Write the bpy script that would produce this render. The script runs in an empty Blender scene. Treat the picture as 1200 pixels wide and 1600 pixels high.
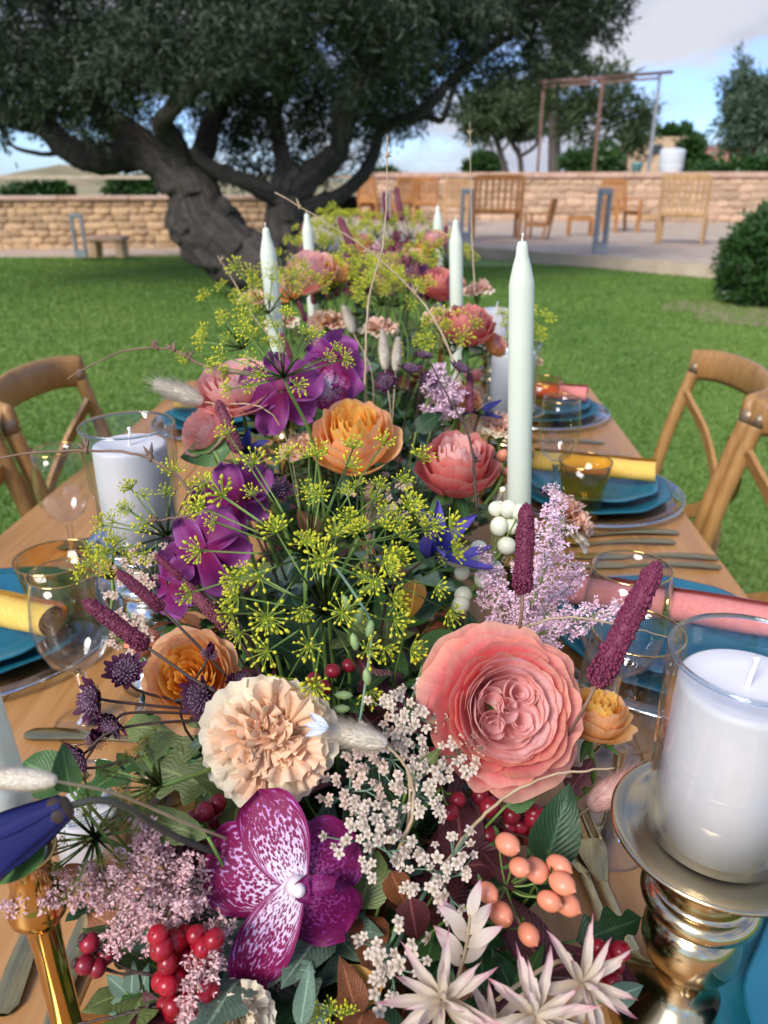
import bpy, math, random
import numpy as np
from mathutils import Vector, Matrix, Euler
R = math.radians
random.seed(7); rng = np.random.default_rng(7)
scene = bpy.context.scene
col = scene.collection

# ------------------------------------------------------------------ camera
TZ = 0.75                                   # table top height
CAM = Vector((0.09, 0.0, 1.25))
PITCH, YAW = R(23.4), R(3.3)
cam_d = bpy.data.cameras.new('camera'); cam = bpy.data.objects.new('camera', cam_d); col.objects.link(cam)
cam.location = CAM; cam.rotation_euler = (R(90) - PITCH, 0, YAW)
cam_d.sensor_fit = 'VERTICAL'; cam_d.sensor_height = 34.67; cam_d.lens = 26.0
cam_d.clip_start = 0.02; cam_d.clip_end = 5000
cam_d.dof.use_dof = True; cam_d.dof.focus_distance = 0.52; cam_d.dof.aperture_fstop = 8.5
scene.camera = cam
scene.render.resolution_x, scene.render.resolution_y = 768, 1024
CM = Euler((R(90) - PITCH, 0, YAW)).to_matrix()

def P(px, py, Z):                           # photo pixel (1200x1600) at depth Z metres -> world point
    return CAM + CM @ Vector(((px - 600) / 1200 * Z, -(py - 800) / 1200 * Z, -Z))
def G(px, py, z):                           # photo pixel on the horizontal plane at height z
    d = CM @ Vector(((px - 600) / 1200, -(py - 800) / 1200, -1.0))
    return CAM + d * ((z - CAM.z) / d.z)
UP = Vector((0, 0, 1)); CR = CM @ Vector((1, 0, 0)); CU = CM @ Vector((0, 1, 0)); CB = CM @ Vector((0, 0, 1))
def scr(x, y, z):                           # direction given as right / up / towards the viewer
    return (CR * x + CU * y + CB * z).normalized()

# ------------------------------------------------------------------ world and sun
SUN_EL, SUN_AZ = R(38), R(212)              # from behind the viewer, a little to the left
w = bpy.data.worlds.new('World'); scene.world = w; w.use_nodes = True
nt = w.node_tree; N = nt.nodes; L = nt.links
bg = N['Background']
sky = N.new('ShaderNodeTexSky'); sky.sky_type = 'NISHITA'; sky.sun_disc = False
sky.sun_elevation = SUN_EL; sky.sun_rotation = SUN_AZ; sky.air_density = 1.0; sky.dust_density = 0.4; sky.ozone_density = 2.5
tc = N.new('ShaderNodeTexCoord'); mp = N.new('ShaderNodeMapping'); mp.inputs['Scale'].default_value = (1, 1, 2.6); mp.inputs['Location'].default_value = (0.33, 0.1, 0.15)
n1 = N.new('ShaderNodeTexNoise'); n1.inputs['Scale'].default_value = 3.1; n1.inputs['Detail'].default_value = 8; n1.inputs['Roughness'].default_value = 0.55
cr = N.new('ShaderNodeValToRGB'); cr.color_ramp.elements[0].position = 0.44; cr.color_ramp.elements[1].position = 0.56
n2 = N.new('ShaderNodeTexNoise'); n2.inputs['Scale'].default_value = 6.0; n2.inputs['Detail'].default_value = 6
cr2 = N.new('ShaderNodeValToRGB'); cr2.color_ramp.elements[0].position = 0.35; cr2.color_ramp.elements[1].position = 0.65
cr2.color_ramp.elements[0].color = (1.65, 1.78, 2.3, 1); cr2.color_ramp.elements[1].color = (2.6, 2.68, 3.0, 1)
mx = N.new('ShaderNodeMix'); mx.data_type = 'RGBA'
L.new(tc.outputs['Generated'], mp.inputs['Vector']); L.new(mp.outputs[0], n1.inputs['Vector']); L.new(mp.outputs[0], n2.inputs['Vector'])
L.new(n1.outputs['Fac'], cr.inputs[0]); L.new(n2.outputs['Fac'], cr2.inputs[0])
L.new(cr.outputs[0], mx.inputs['Factor']); tn_ = N.new('ShaderNodeMix'); tn_.data_type = 'RGBA'; tn_.blend_type = 'MULTIPLY'; tn_.inputs['Factor'].default_value = 1.0; tn_.inputs['B'].default_value = (0.40, 0.53, 0.84, 1); L.new(sky.outputs[0], tn_.inputs['A']); L.new(tn_.outputs['Result'], mx.inputs['A']); L.new(cr2.outputs[0], mx.inputs['B'])
L.new(mx.outputs['Result'], bg.inputs['Color']); bg.inputs['Strength'].default_value = 0.15

sd = bpy.data.lights.new('sun', 'SUN'); so = bpy.data.objects.new('sun', sd); col.objects.link(so)
sd.energy = 2.0; sd.angle = R(24); sd.color = (1.0, 0.955, 0.89)
sun_dir = Vector((math.sin(SUN_AZ) * math.cos(SUN_EL), math.cos(SUN_AZ) * math.cos(SUN_EL), math.sin(SUN_EL)))
so.rotation_euler = sun_dir.to_track_quat('Z', 'Y').to_euler(); so.location = (0, 0, 20)
vs = scene.view_settings
vs.view_transform = 'Standard'; vs.look = 'None'; vs.exposure = 0.94; vs.gamma = 1.0; vs.use_curve_mapping = False

scene.render.engine = 'CYCLES'
cy = scene.cycles; cy.max_bounces = 8; cy.diffuse_bounces = 5; cy.glossy_bounces = 3; cy.transmission_bounces = 4; cy.transparent_max_bounces = 16; cy.caustics_reflective = False; cy.caustics_refractive = False

# ------------------------------------------------------------------ materials
def C(h, k=1.0):
    c = [int(h[i:i + 2], 16) / 255 for i in (0, 2, 4)]
    return tuple((x / 12.92 if x < 0.04045 else ((x + 0.055) / 1.055) ** 2.4) * k for x in c) + (1,)
def new_mat(name):
    m = bpy.data.materials.new(name); m.use_nodes = True
    return m, m.node_tree.nodes, m.node_tree.links, m.node_tree.nodes['Principled BSDF']
def ramp(n, stops):
    r = n.new('ShaderNodeValToRGB'); e = r.color_ramp.elements
    while len(e) < len(stops): e.new(0.5)
    for k, (p, c) in enumerate(stops): e[k].position = p; e[k].color = c
    return r
def noise(n, l, scale, detail=4, vec=None, rough=0.55, dist=0.0):
    t = n.new('ShaderNodeTexNoise'); t.inputs['Scale'].default_value = scale; t.inputs['Detail'].default_value = detail
    t.inputs['Roughness'].default_value = rough; t.inputs['Distortion'].default_value = dist
    if vec is not None: l.new(vec, t.inputs['Vector'])
    return t
def mixc(n, l, fac, a, b, mode='MIX'):
    m = n.new('ShaderNodeMix'); m.data_type = 'RGBA'; m.blend_type = mode
    for s, v in (('Factor', fac), ('A', a), ('B', b)):
        if hasattr(v, 'links') or hasattr(v, 'is_linked'): l.new(v, m.inputs[s])
        else: m.inputs[s].default_value = v
    return m.outputs['Result']
def coords(n, l, kind='Object', scale=(1, 1, 1)):
    t = n.new('ShaderNodeTexCoord'); m = n.new('ShaderNodeMapping'); m.inputs['Scale'].default_value = scale
    l.new(t.outputs[kind], m.inputs['Vector']); return m.outputs[0]
def bump(n, l, b, fac, strength, dist=0.01):
    u = n.new('ShaderNodeBump'); u.inputs['Strength'].default_value = strength; u.inputs['Distance'].default_value = dist
    l.new(fac, u.inputs['Height']); l.new(u.outputs[0], b.inputs['Normal'])
def objrand(n): return n.new('ShaderNodeObjectInfo').outputs['Random']
def plain(name, c1, c2=None, rough=0.6, scale=20, metal=0, bmp=0.0, bdist=0.005, rnd=0.0, sc3=(1, 1, 1), spec=0.5, detail=5, tip=None):
    m, n, l, b = new_mat(name); c2 = c2 or c1
    v = coords(n, l, 'Object', sc3); t = noise(n, l, scale, detail, v)
    r = ramp(n, [(0.32, c1), (0.68, c2)]); l.new(t.outputs['Fac'], r.inputs[0]); out = r.outputs[0]
    if rnd:
        hs = n.new('ShaderNodeHueSaturation'); mr = n.new('ShaderNodeMapRange'); l.new(objrand(n), mr.inputs[0])
        mr.inputs[3].default_value = 1 - rnd; mr.inputs[4].default_value = 1 + rnd
        l.new(mr.outputs[0], hs.inputs['Value']); l.new(out, hs.inputs['Color']); out = hs.outputs[0]
    if tip:                                  # dry scar at the blossom end
        uv = n.new('ShaderNodeUVMap'); uv.uv_map = 'UVMap'; sx = n.new('ShaderNodeSeparateXYZ'); l.new(uv.outputs[0], sx.inputs[0]); rt = ramp(n, [(0.84, (0, 0, 0, 1)), (0.93, (1, 1, 1, 1))]); l.new(sx.outputs['Y'], rt.inputs[0]); out = mixc(n, l, rt.outputs[0], out, tip)
    l.new(out, b.inputs['Base Color']); b.inputs['Roughness'].default_value = rough; b.inputs['Metallic'].default_value = metal
    b.inputs['Specular IOR Level'].default_value = spec
    if bmp: bump(n, l, b, t.outputs['Fac'], bmp, bdist)
    return m
def translucent(m, n, l, b, colour, fac):
    t = n.new('ShaderNodeBsdfTranslucent'); s = n.new('ShaderNodeMixShader'); s.inputs[0].default_value = fac
    if hasattr(colour, 'is_linked'): l.new(colour, t.inputs['Color'])
    else: t.inputs['Color'].default_value = colour
    o = n['Material Output']; l.new(b.outputs[0], s.inputs[1]); l.new(t.outputs[0], s.inputs[2]); l.new(s.outputs[0], o.inputs['Surface'])
def petal(name, stops, rough=0.55, vein=0.10, trans=0.28, rnd=0.06, speck=None):
    """gradient along the petal (uv.y), faint veins, uneven tone"""
    m, n, l, b = new_mat(name)
    uv = n.new('ShaderNodeUVMap'); uv.uv_map = 'UVMap'; sx = n.new('ShaderNodeSeparateXYZ'); l.new(uv.outputs[0], sx.inputs[0])
    ob = coords(n, l, 'Object'); t0 = noise(n, l, 60, 4, ob)
    ad = n.new('ShaderNodeMath'); ad.operation = 'MULTIPLY_ADD'; l.new(t0.outputs['Fac'], ad.inputs[0]); ad.inputs[1].default_value = 0.34
    a2 = n.new('ShaderNodeMath'); a2.operation = 'ADD'; a2.inputs[1].default_value = -0.17; l.new(sx.outputs['Y'], a2.inputs[0]); l.new(a2.outputs[0], ad.inputs[2])
    r = ramp(n, stops); l.new(ad.outputs[0], r.inputs[0]); out = r.outputs[0]
    mv = n.new('ShaderNodeMapping'); mv.inputs['Scale'].default_value = (26, 1.6, 1); l.new(uv.outputs[0], mv.inputs['Vector'])
    tv = noise(n, l, 1.0, 3, mv.outputs[0])
    hs = n.new('ShaderNodeHueSaturation'); mr = n.new('ShaderNodeMapRange'); l.new(tv.outputs['Fac'], mr.inputs[0]); mr.inputs[1].default_value = 0.3; mr.inputs[2].default_value = 0.7
    mr.inputs[3].default_value = 1 - vein; mr.inputs[4].default_value = 1 + vein
    ma = n.new('ShaderNodeMath'); ma.operation = 'MULTIPLY'; mr2 = n.new('ShaderNodeMapRange'); l.new(objrand(n), mr2.inputs[0]); mr2.inputs[3].default_value = 1 - rnd; mr2.inputs[4].default_value = 1 + rnd
    l.new(mr.outputs[0], ma.inputs[0]); l.new(mr2.outputs[0], ma.inputs[1]); l.new(ma.outputs[0], hs.inputs['Value']); l.new(out, hs.inputs['Color']); out = hs.outputs[0]
    if speck:                                # orchid spots: rows of blotches along the veins
        c_light, c_dark, dens = speck
        ms = n.new('ShaderNodeMapping'); ms.inputs['Scale'].default_value = (24, 19, 1); l.new(uv.outputs[0], ms.inputs['Vector'])
        wob = noise(n, l, 3.5, 3, ms.outputs[0]); addv = n.new('ShaderNodeMixRGB'); addv.blend_type = 'ADD'; addv.inputs[0].default_value = 1.1
        l.new(ms.outputs[0], addv.inputs[1]); l.new(wob.outputs['Color'], addv.inputs[2])
        vo = n.new('ShaderNodeTexVoronoi'); vo.inputs['Scale'].default_value = 1.0; l.new(addv.outputs[0], vo.inputs['Vector'])
        m1 = n.new('ShaderNodeMath'); m1.operation = 'MULTIPLY_ADD'; l.new(sx.outputs['Y'], m1.inputs[0]); m1.inputs[1].default_value = -0.46; m1.inputs[2].default_value = dens
        dd = n.new('ShaderNodeMath'); dd.operation = 'ADD'; l.new(vo.outputs['Distance'], dd.inputs[0]); l.new(m1.outputs[0], dd.inputs[1])
        rs = ramp(n, [(0.50, (0, 0, 0, 1)), (0.58, (1, 1, 1, 1))]); l.new(dd.outputs[0], rs.inputs[0])
        out = mixc(n, l, rs.outputs[0], c_dark, out)
    l.new(out, b.inputs['Base Color']); b.inputs['Roughness'].default_value = rough; b.inputs['Specular IOR Level'].default_value = 0.3
    bump(n, l, b, tv.outputs['Fac'], 0.25, 0.001)
    translucent(m, n, l, b, out, trans)
    return m
def leafmat(name, c1, c2, rough=0.45, trans=0.18, under=None, rnd=0.22, vein=True):
    m, n, l, b = new_mat(name)
    uv = n.new('ShaderNodeUVMap'); uv.uv_map = 'UVMap'; sx = n.new('ShaderNodeSeparateXYZ'); l.new(uv.outputs[0], sx.inputs[0])
    t = noise(n, l, 35, 5, coords(n, l, 'Object')); r = ramp(n, [(0.3, c1), (0.7, c2)]); l.new(t.outputs['Fac'], r.inputs[0])
    hs = n.new('ShaderNodeHueSaturation'); mr = n.new('ShaderNodeMapRange'); l.new(objrand(n), mr.inputs[0]); mr.inputs[3].default_value = 1 - rnd; mr.inputs[4].default_value = 1 + rnd
    l.new(mr.outputs[0], hs.inputs['Value']); l.new(r.outputs[0], hs.inputs['Color']); out = hs.outputs[0]
    if vein:
        ab = n.new('ShaderNodeMath'); ab.operation = 'ABSOLUTE'; s1 = n.new('ShaderNodeMath'); s1.operation = 'SUBTRACT'; s1.inputs[1].default_value = 0.5
        l.new(sx.outputs['X'], s1.inputs[0]); l.new(s1.outputs[0], ab.inputs[0])
        rv = ramp(n, [(0.0, (1, 1, 1, 1)), (0.05, (0, 0, 0, 1))]); l.new(ab.outputs[0], rv.inputs[0])
        lighter = tuple(min(1, x * 1.8 + 0.02) for x in c2[:3]) + (1,)
        out = mixc(n, l, rv.outputs[0], out, lighter)
        # herringbone side veins as fine relief
        mm = n.new('ShaderNodeMath'); mm.operation = 'MULTIPLY_ADD'; l.new(ab.outputs[0], mm.inputs[0]); mm.inputs[1].default_value = -0.9; l.new(sx.outputs['Y'], mm.inputs[2])
        sn = n.new('ShaderNodeMath'); sn.operation = 'SINE'; m8 = n.new('ShaderNodeMath'); m8.operation = 'MULTIPLY'; m8.inputs[1].default_value = 70
        l.new(mm.outputs[0], m8.inputs[0]); l.new(m8.outputs[0], sn.inputs[0]); bump(n, l, b, sn.outputs[0], 0.18, 0.001)
    if under:
        gm = n.new('ShaderNodeNewGeometry'); out = mixc(n, l, gm.outputs['Backfacing'], out, under)
    l.new(out, b.inputs['Base Color']); b.inputs['Roughness'].default_value = rough
    b.inputs['Specular IOR Level'].default_value = 0.4
    if trans: translucent(m, n, l, b, out, trans)
    return m
def thinglass(name, tint=(1, 1, 1, 1), ior=1.5, refl=1.0):
    m, n, l, b = new_mat(name); n.remove(b)
    tr = n.new('ShaderNodeBsdfTransparent'); tr.inputs[0].default_value = tint
    gl = n.new('ShaderNodeBsdfGlossy'); gl.inputs['Roughness'].default_value = 0.015; gl.inputs[0].default_value = (refl, refl, refl, 1)
    fr = n.new('ShaderNodeFresnel'); ge = n.new('ShaderNodeNewGeometry'); mi = n.new('ShaderNodeMix'); mi.inputs['A'].default_value = ior; mi.inputs['B'].default_value = 1 / ior
    l.new(ge.outputs['Backfacing'], mi.inputs['Factor']); l.new(mi.outputs['Result'], fr.inputs['IOR'])      # same reflectance from inside the wall
    s = n.new('ShaderNodeMixShader'); l.new(fr.outputs[0], s.inputs[0]); l.new(tr.outputs[0], s.inputs[1]); l.new(gl.outputs[0], s.inputs[2])
    l.new(s.outputs[0], n['Material Output'].inputs['Surface']); return m

def solidglass(name, tint=(1, 1, 1, 1)):
    m, n, l, b = new_mat(name); b.inputs['Base Color'].default_value = tint; b.inputs['Roughness'].default_value = 0.0; b.inputs['Transmission Weight'].default_value = 1.0; b.inputs['IOR'].default_value = 1.45; return m

# ------------------------------------------------------------------ mesh helpers
class MB:
    def __init__(s): s.v = []; s.f = []; s.uv = []
    def add(s, vs, fs, uv=None):
        o = len(s.v); s.v += [tuple(p) for p in vs]; s.f += [tuple(i + o for i in f) for f in fs]
        s.uv += uv if uv else [(0.5, 0.5)] * len(vs)
        return s
    def box(s, c, d, M=None):
        x, y, z = d[0] / 2, d[1] / 2, d[2] / 2; c = Vector(c)
        vs = [Vector(p) for p in ((-x, -y, -z), (x, -y, -z), (x, y, -z), (-x, y, -z), (-x, -y, z), (x, -y, z), (x, y, z), (-x, y, z))]
        vs = [(M @ p if M else p) + c for p in vs]
        return s.add(vs, [(3, 2, 1, 0), (4, 5, 6, 7), (0, 1, 5, 4), (1, 2, 6, 5), (2, 3, 7, 6), (3, 0, 4, 7)])
    def rbox(s, c, d, bv, M=None):           # box with chamfered edges
        x, y, z = d[0] / 2, d[1] / 2, d[2] / 2; c = Vector(c); ring = []
        def lay(k, zz): return [(-x + k + (bv if 0 else 0), -y + k, zz), (x - k, -y + k, zz), (x - k, y - k, zz), (-x + k, y - k, zz)]
        vs = []
        for k, zz in ((bv, -z), (0, -z + bv), (0, z - bv), (bv, z)):
            X, Y = x - k, y - k
            vs += [(-X + bv, -Y, zz), (X - bv, -Y, zz), (X, -Y + bv, zz), (X, Y - bv, zz), (X - bv, Y, zz), (-X + bv, Y, zz), (-X, Y - bv, zz), (-X, -Y + bv, zz)]
        fs = [tuple(range(7, -1, -1)), tuple(range(24, 32))]
        for a in range(3):
            for i in range(8): j = (i + 1) % 8; fs.append((a * 8 + i, a * 8 + j, a * 8 + 8 + j, a * 8 + 8 + i))
        return s.add([(M @ Vector(p) if M else Vector(p)) + c for p in vs], fs)
    def tube(s, pts, rad, n=6, cap=True, flat=1.0):
        pts = [Vector(p) for p in pts]; m = len(pts)
        if not hasattr(rad, '__len__'): rad = [rad] * m
        t0 = (pts[1] - pts[0]).normalized(); a = t0.orthogonal().normalized(); vs = []; uv = []
        for i in range(m):
            t = (pts[min(i + 1, m - 1)] - pts[max(i - 1, 0)]).normalized()
            a = (a - t * a.dot(t)); a = a.normalized() if a.length > 1e-6 else t.orthogonal().normalized(); b = t.cross(a)
            for k in range(n):
                g = 2 * math.pi * k / n; vs.append(pts[i] + (a * math.cos(g) + b * math.sin(g) * flat) * rad[i]); uv.append((k / n, i / (m - 1)))
        fs = [(i * n + k, i * n + (k + 1) % n, (i + 1) * n + (k + 1) % n, (i + 1) * n + k) for i in range(m - 1) for k in range(n)]
        if cap: fs += [tuple(range(n - 1, -1, -1)), tuple(range((m - 1) * n, m * n))]
        return s.add(vs, fs, uv)
    def lathe(s, prof, n=32, c=(0, 0, 0), M=None, wave=None):
        vs = []; uv = []; c = Vector(c); m = len(prof)
        for i, (r, z) in enumerate(prof):
            for k in range(n):
                g = 2 * math.pi * k / n; rr = r * (1 + (wave(g, r) if wave else 0))
                p = Vector((rr * math.cos(g), rr * math.sin(g), z)); vs.append((M @ p if M else p) + c); uv.append((k / n, i / (m - 1)))
        fs = [(i * n + k, i * n + (k + 1) % n, (i + 1) * n + (k + 1) % n, (i + 1) * n + k) for i in range(m - 1) for k in range(n)]
        if 0 < prof[0][0] <= 0.0011: fs.append(tuple(range(n - 1, -1, -1)))          # close the poles
        if 0 < prof[-1][0] <= 0.0011: fs.append(tuple(range((m - 1) * n, m * n)))
        return s.add(vs, fs, uv)
    def grid(s, fn, nu, nv):                 # fn(u in -1..1, v in 0..1)
        vs = []; uv = []
        for j in range(nv + 1):
            for i in range(nu + 1):
                u = -1 + 2 * i / nu; v = j / nv; vs.append(fn(u, v)); uv.append(((u + 1) / 2, v))
        fs = [(j * (nu + 1) + i, j * (nu + 1) + i + 1, (j + 1) * (nu + 1) + i + 1, (j + 1) * (nu + 1) + i) for j in range(nv) for i in range(nu)]
        return s.add(vs, fs, uv)
    def ball(s, c, r, n=6, m=4, sz=1.0, M=None, jit=0):
        c = Vector(c); vs = [Vector((0, 0, -r * sz))]
        for i in range(1, m):
            a = -math.pi / 2 + math.pi * i / m
            for k in range(n): g = 2 * math.pi * (k + 0.5 * (i % 2)) / n; vs.append(Vector((r * math.cos(a) * math.cos(g), r * math.cos(a) * math.sin(g), r * sz * math.sin(a))))
        vs.append(Vector((0, 0, r * sz)))
        if jit: vs = [p * (1 + random.uniform(-jit, jit)) for p in vs]
        fs = [(0, 1 + (k + 1) % n, 1 + k) for k in range(n)]
        for i in range(m - 2):
            o = 1 + i * n
            for k in range(n): fs.append((o + k, o + (k + 1) % n, o + n + (k + 1) % n, o + n + k))
        o = 1 + (m - 2) * n; fs += [(o + k, o + (k + 1) % n, len(vs) - 1) for k in range(n)]
        return s.add([(M @ p if M else p) + c for p in vs], fs)
    def mesh(s, name, mat, smooth=True):
        me = bpy.data.meshes.new(name); me.from_pydata(s.v, [], s.f)
        ul = me.uv_layers.new(name='UVMap'); idx = np.empty(len(me.loops), np.int32); me.loops.foreach_get('vertex_index', idx)
        ul.data.foreach_set('uv', np.asarray(s.uv, np.float32)[idx].ravel())
        if smooth: me.polygons.foreach_set('use_smooth', [True] * len(me.polygons))
        me.materials.append(mat); me.update(); return me
    def build(s, name, mat, parent=None, smooth=True, M=None): return link(name, s.mesh(name, mat, smooth), parent, M)
def link(name, data, parent=None, M=None):
    o = bpy.data.objects.new(name, data); col.objects.link(o); o.parent = parent
    if M is not None: o.matrix_basis = M
    return o
def tag(o, label=None, cat=None, group=None, kind=None):
    for k, v in (('label', label), ('category', cat), ('group', group), ('kind', kind)):
        if v: o[k] = v
    return o
def thing(name, label, cat, M=None, group=None):
    o = bpy.data.objects.new(name, None); col.objects.link(o); o.empty_display_size = 0.02
    if M is not None: o.matrix_basis = M
    return tag(o, label, cat, group)
def frame(loc, z=(0, 0, 1), roll=0.0, sc=1.0):
    z = Vector(z).normalized(); q = z.to_track_quat('Z', 'Y')
    return Matrix.Translation(loc) @ q.to_matrix().to_4x4() @ Matrix.Rotation(roll, 4, 'Z') @ Matrix.Diagonal((sc, sc, sc, 1))
def copy_tree(o, M=None, label=None, parent=None):
    c = o.copy(); col.objects.link(c); c.parent = parent
    if M is not None: c.matrix_basis = M
    if label: c['label'] = label
    for ch in list(o.children): copy_tree(ch, None, None, c)
    return c
def bez(pts, n=12):                          # Catmull-Rom through the points
    pts = [Vector(p) for p in pts]; q = [pts[0] * 2 - pts[1]] + pts + [pts[-1] * 2 - pts[-2]]; out = []
    m = len(pts) - 1; per = max(2, n // m)
    for i in range(m):
        a, b, c, d = q[i:i + 4]
        for k in range(per):
            t = k / per; out.append(0.5 * ((2 * b) + (c - a) * t + (2 * a - 5 * b + 4 * c - d) * t * t + (3 * b - a - 3 * c + d) * t ** 3))
    return out + [pts[-1]]
def rv(s=1.0): return Vector((random.uniform(-s, s), random.uniform(-s, s), random.uniform(-s, s)))
def np_mesh(name, verts, faces_n, mat, parent=None, smooth=False):
    """verts (N,k,3): N separate faces of k corners"""
    me = bpy.data.meshes.new(name); nf, k = verts.shape[:2]
    me.vertices.add(nf * k); me.vertices.foreach_set('co', verts.astype(np.float32).ravel())
    me.loops.add(nf * k); me.loops.foreach_set('vertex_index', np.arange(nf * k, dtype=np.int32))
    me.polygons.add(nf); me.polygons.foreach_set('loop_start', np.arange(0, nf * k, k, dtype=np.int32))
    me.update(calc_edges=True); me.materials.append(mat); o = link(name, me, parent); return o
# ------------------------------------------------------------------ setting: lawn, terrace, hills
def lawn_mat():
    m, n, l, b = new_mat('lawn_turf'); v = coords(n, l, 'Object')
    t1 = noise(n, l, 0.45, 3, v); t2 = noise(n, l, 9, 6, v); t3 = noise(n, l, 90, 3, v)
    c = ramp(n, [(0.35, C('527a2e')), (0.65, C('90a850'))]); l.new(t1.outputs['Fac'], c.inputs[0])
    c2 = mixc(n, l, 0.45, c.outputs[0], ramp_of(n, l, t2, C('56762f'), C('8aa452')))
    l.new(c2, b.inputs['Base Color']); b.inputs['Roughness'].default_value = 0.85; bump(n, l, b, t3.outputs['Fac'], 0.6, 0.02); return m
def ramp_of(n, l, t, a, b):
    r = ramp(n, [(0.3, a), (0.7, b)]); l.new(t.outputs['Fac'], r.inputs[0]); return r.outputs[0]
def blade_mat():
    m, n, l, b = new_mat('grass_blade'); v = coords(n, l, 'Object')
    t1 = noise(n, l, 0.5, 3, v); t2 = noise(n, l, 40, 2, v)
    c = mixc(n, l, 0.5, ramp_of(n, l, t1, C('4c782b'), C('8fa84c')), ramp_of(n, l, t2, C('57802f'), C('86a24a')))
    l.new(c, b.inputs['Base Color']); b.inputs['Roughness'].default_value = 0.6; translucent(m, n, l, b, c, 0.3); return m
ML = lawn_mat()
g = MB(); S = 900
for r0, r1 in ((0, 6), (6, 30), (30, 36)):
    g.lathe([(max(r0, 0.001), 0), (r1, 0)], 48)
g.v = [(x, y + 8, 0) for x, y, z in g.v]; g.f = [f for f in g.f]
lawn = tag(g.build('lawn', ML), kind='structure')
ft = MB(); ft.lathe([(36, 0), (120, 0)], 48); ft.lathe([(120, 0), (S, 0)], 48); ft.v = [(x, y + 8, 0) for x, y, z in ft.v]
tag(ft.build('terrain', plain('dry_field', C('8c8458'), C('a89a70'), 0.95, 0.05, detail=8)), kind='structure')
nb = 430000
rr = rng.uniform(0.6, 17, nb); th = rng.uniform(-0.95, 0.85, nb) - YAW * 0
bx, by = 0.09 + rr * np.sin(th), rr * np.cos(th)
keep = ~((np.abs(bx) < 0.55) & (by < 1.9) & (by > 0.2)) & (by < 12.6 + 0.10 * (bx - 4) * -1 * (bx > 1.5) + 3.0 * (bx < 0.5))
bx, by, rr = bx[keep], by[keep], rr[keep]; nb = len(bx)
h = rng.uniform(0.018, 0.032, nb); wd = 0.0022 + 0.0008 * rr
a = rng.uniform(0, 6.283, nb); lean = rng.uniform(0, 0.028, nb); la = rng.uniform(0, 6.283, nb)
V = np.zeros((nb, 3, 3)); V[:, 0, 0] = bx - wd * np.cos(a); V[:, 0, 1] = by - wd * np.sin(a); V[:, 1, 0] = bx + wd * np.cos(a); V[:, 1, 1] = by + wd * np.sin(a)
V[:, 2, 0] = bx + lean * np.cos(la); V[:, 2, 1] = by + lean * np.sin(la); V[:, 2, 2] = h
tag(np_mesh('grass', V, 3, blade_mat()), 'short mown green lawn grass around the table', 'grass', kind='stuff')

M_pave = plain('pale_paving', C('b09a84'), C('c8b49c'), 0.85, 3.0, bmp=0.15)
M_stone = plain('honey_stone', C('b08a62'), C('d3b48c'), 0.9, 5, bmp=0.5, bdist=0.03, rnd=0.25)
M_stone2 = plain('brown_stone', C('b08c70'), C('d0b294'), 0.9, 5, bmp=0.5, bdist=0.03, rnd=0.25)
M_mort = plain('mortar', C('b39a7e'), C('c8b092'), 0.95, 8)
M_cap = plain('coping_stone', C('b9937a'), C('d0b09a'), 0.85, 4)
TER = 0.18
# terrace slab (front edge runs from behind the tree to the right, coming a little nearer)
e = [G(480, 392, TER), G(740, 386, TER), G(1085, 412, TER), G(1330, 432, TER)]
far = [(60, 60, TER), (-12, 60, TER)]
top = [tuple(p) for p in e] + far
sl = MB(); k = len(top)
sl.add(top + [(x, y, -0.05) for x, y, z in top], [tuple(range(k))] + [(i, k + i, k + (i + 1) % k, (i + 1) % k) for i in range(k)])
tag(sl.build('terrace', M_pave, smooth=False), kind='structure')
sl = MB(); pp = [G(-260, 400, 0.04), G(140, 399, 0.04), G(400, 395, 0.04)]; top = [tuple(p) for p in pp] + [(pp[2].x, pp[2].y + 4, 0.06), (pp[0].x, pp[0].y + 4, 0.06)]
sl.add(top + [(x, y, -0.05) for x, y, z in top], [tuple(range(5))] + [(i, 5 + i, 5 + (i + 1) % 5, (i + 1) % 5) for i in range(5)])
tag(sl.build('path', M_pave, smooth=False), kind='structure')

# hills on the horizon
def hill(name, pts, Z, depth, mat):
    m = MB(); prof = []
    xs = np.linspace(pts[0][0], pts[-1][0], 60); ys = np.interp(xs, [p[0] for p in pts], [p[1] for p in pts])
    rows = []
    for j, (f, dz) in enumerate(((0, -depth), (0.45, -depth * 0.6), (0.8, -depth * 0.25), (1.0, 0), (0.5, depth))):
        row = []
        for x, y in zip(xs, ys):
            p = P(x, y, Z); hgt = max(p.z, 0.5); q = Vector((p.x, p.y + dz, -1 + (hgt + 1) * f * (1 + random.uniform(-0.05, 0.05) * (0 < j < 3))))
            row.append(q)
        rows.append(row)
    W = len(xs); vs = [p for r in rows for p in r]
    m.add(vs, [(j * W + i, j * W + i + 1, (j + 1) * W + i + 1, (j + 1) * W + i) for j in range(4) for i in range(W - 1)])
    return tag(m.build(name, mat), kind='structure')
M_hill = plain('dry_hill', C('a8946f'), C('74724c'), 0.95, 0.09, detail=9)
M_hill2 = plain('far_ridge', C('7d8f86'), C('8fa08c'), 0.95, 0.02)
hill('hill', [(-500, 290), (-200, 285), (0, 283), (40, 268), (95, 256), (150, 265), (215, 282), (330, 288), (500, 292)], 180, 40, M_hill)
hill('hill_far', [(-600, 276), (200, 277), (480, 272), (620, 270), (760, 274), (1000, 272), (1300, 268), (1900, 270)], 700, 100, M_hill2)

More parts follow.
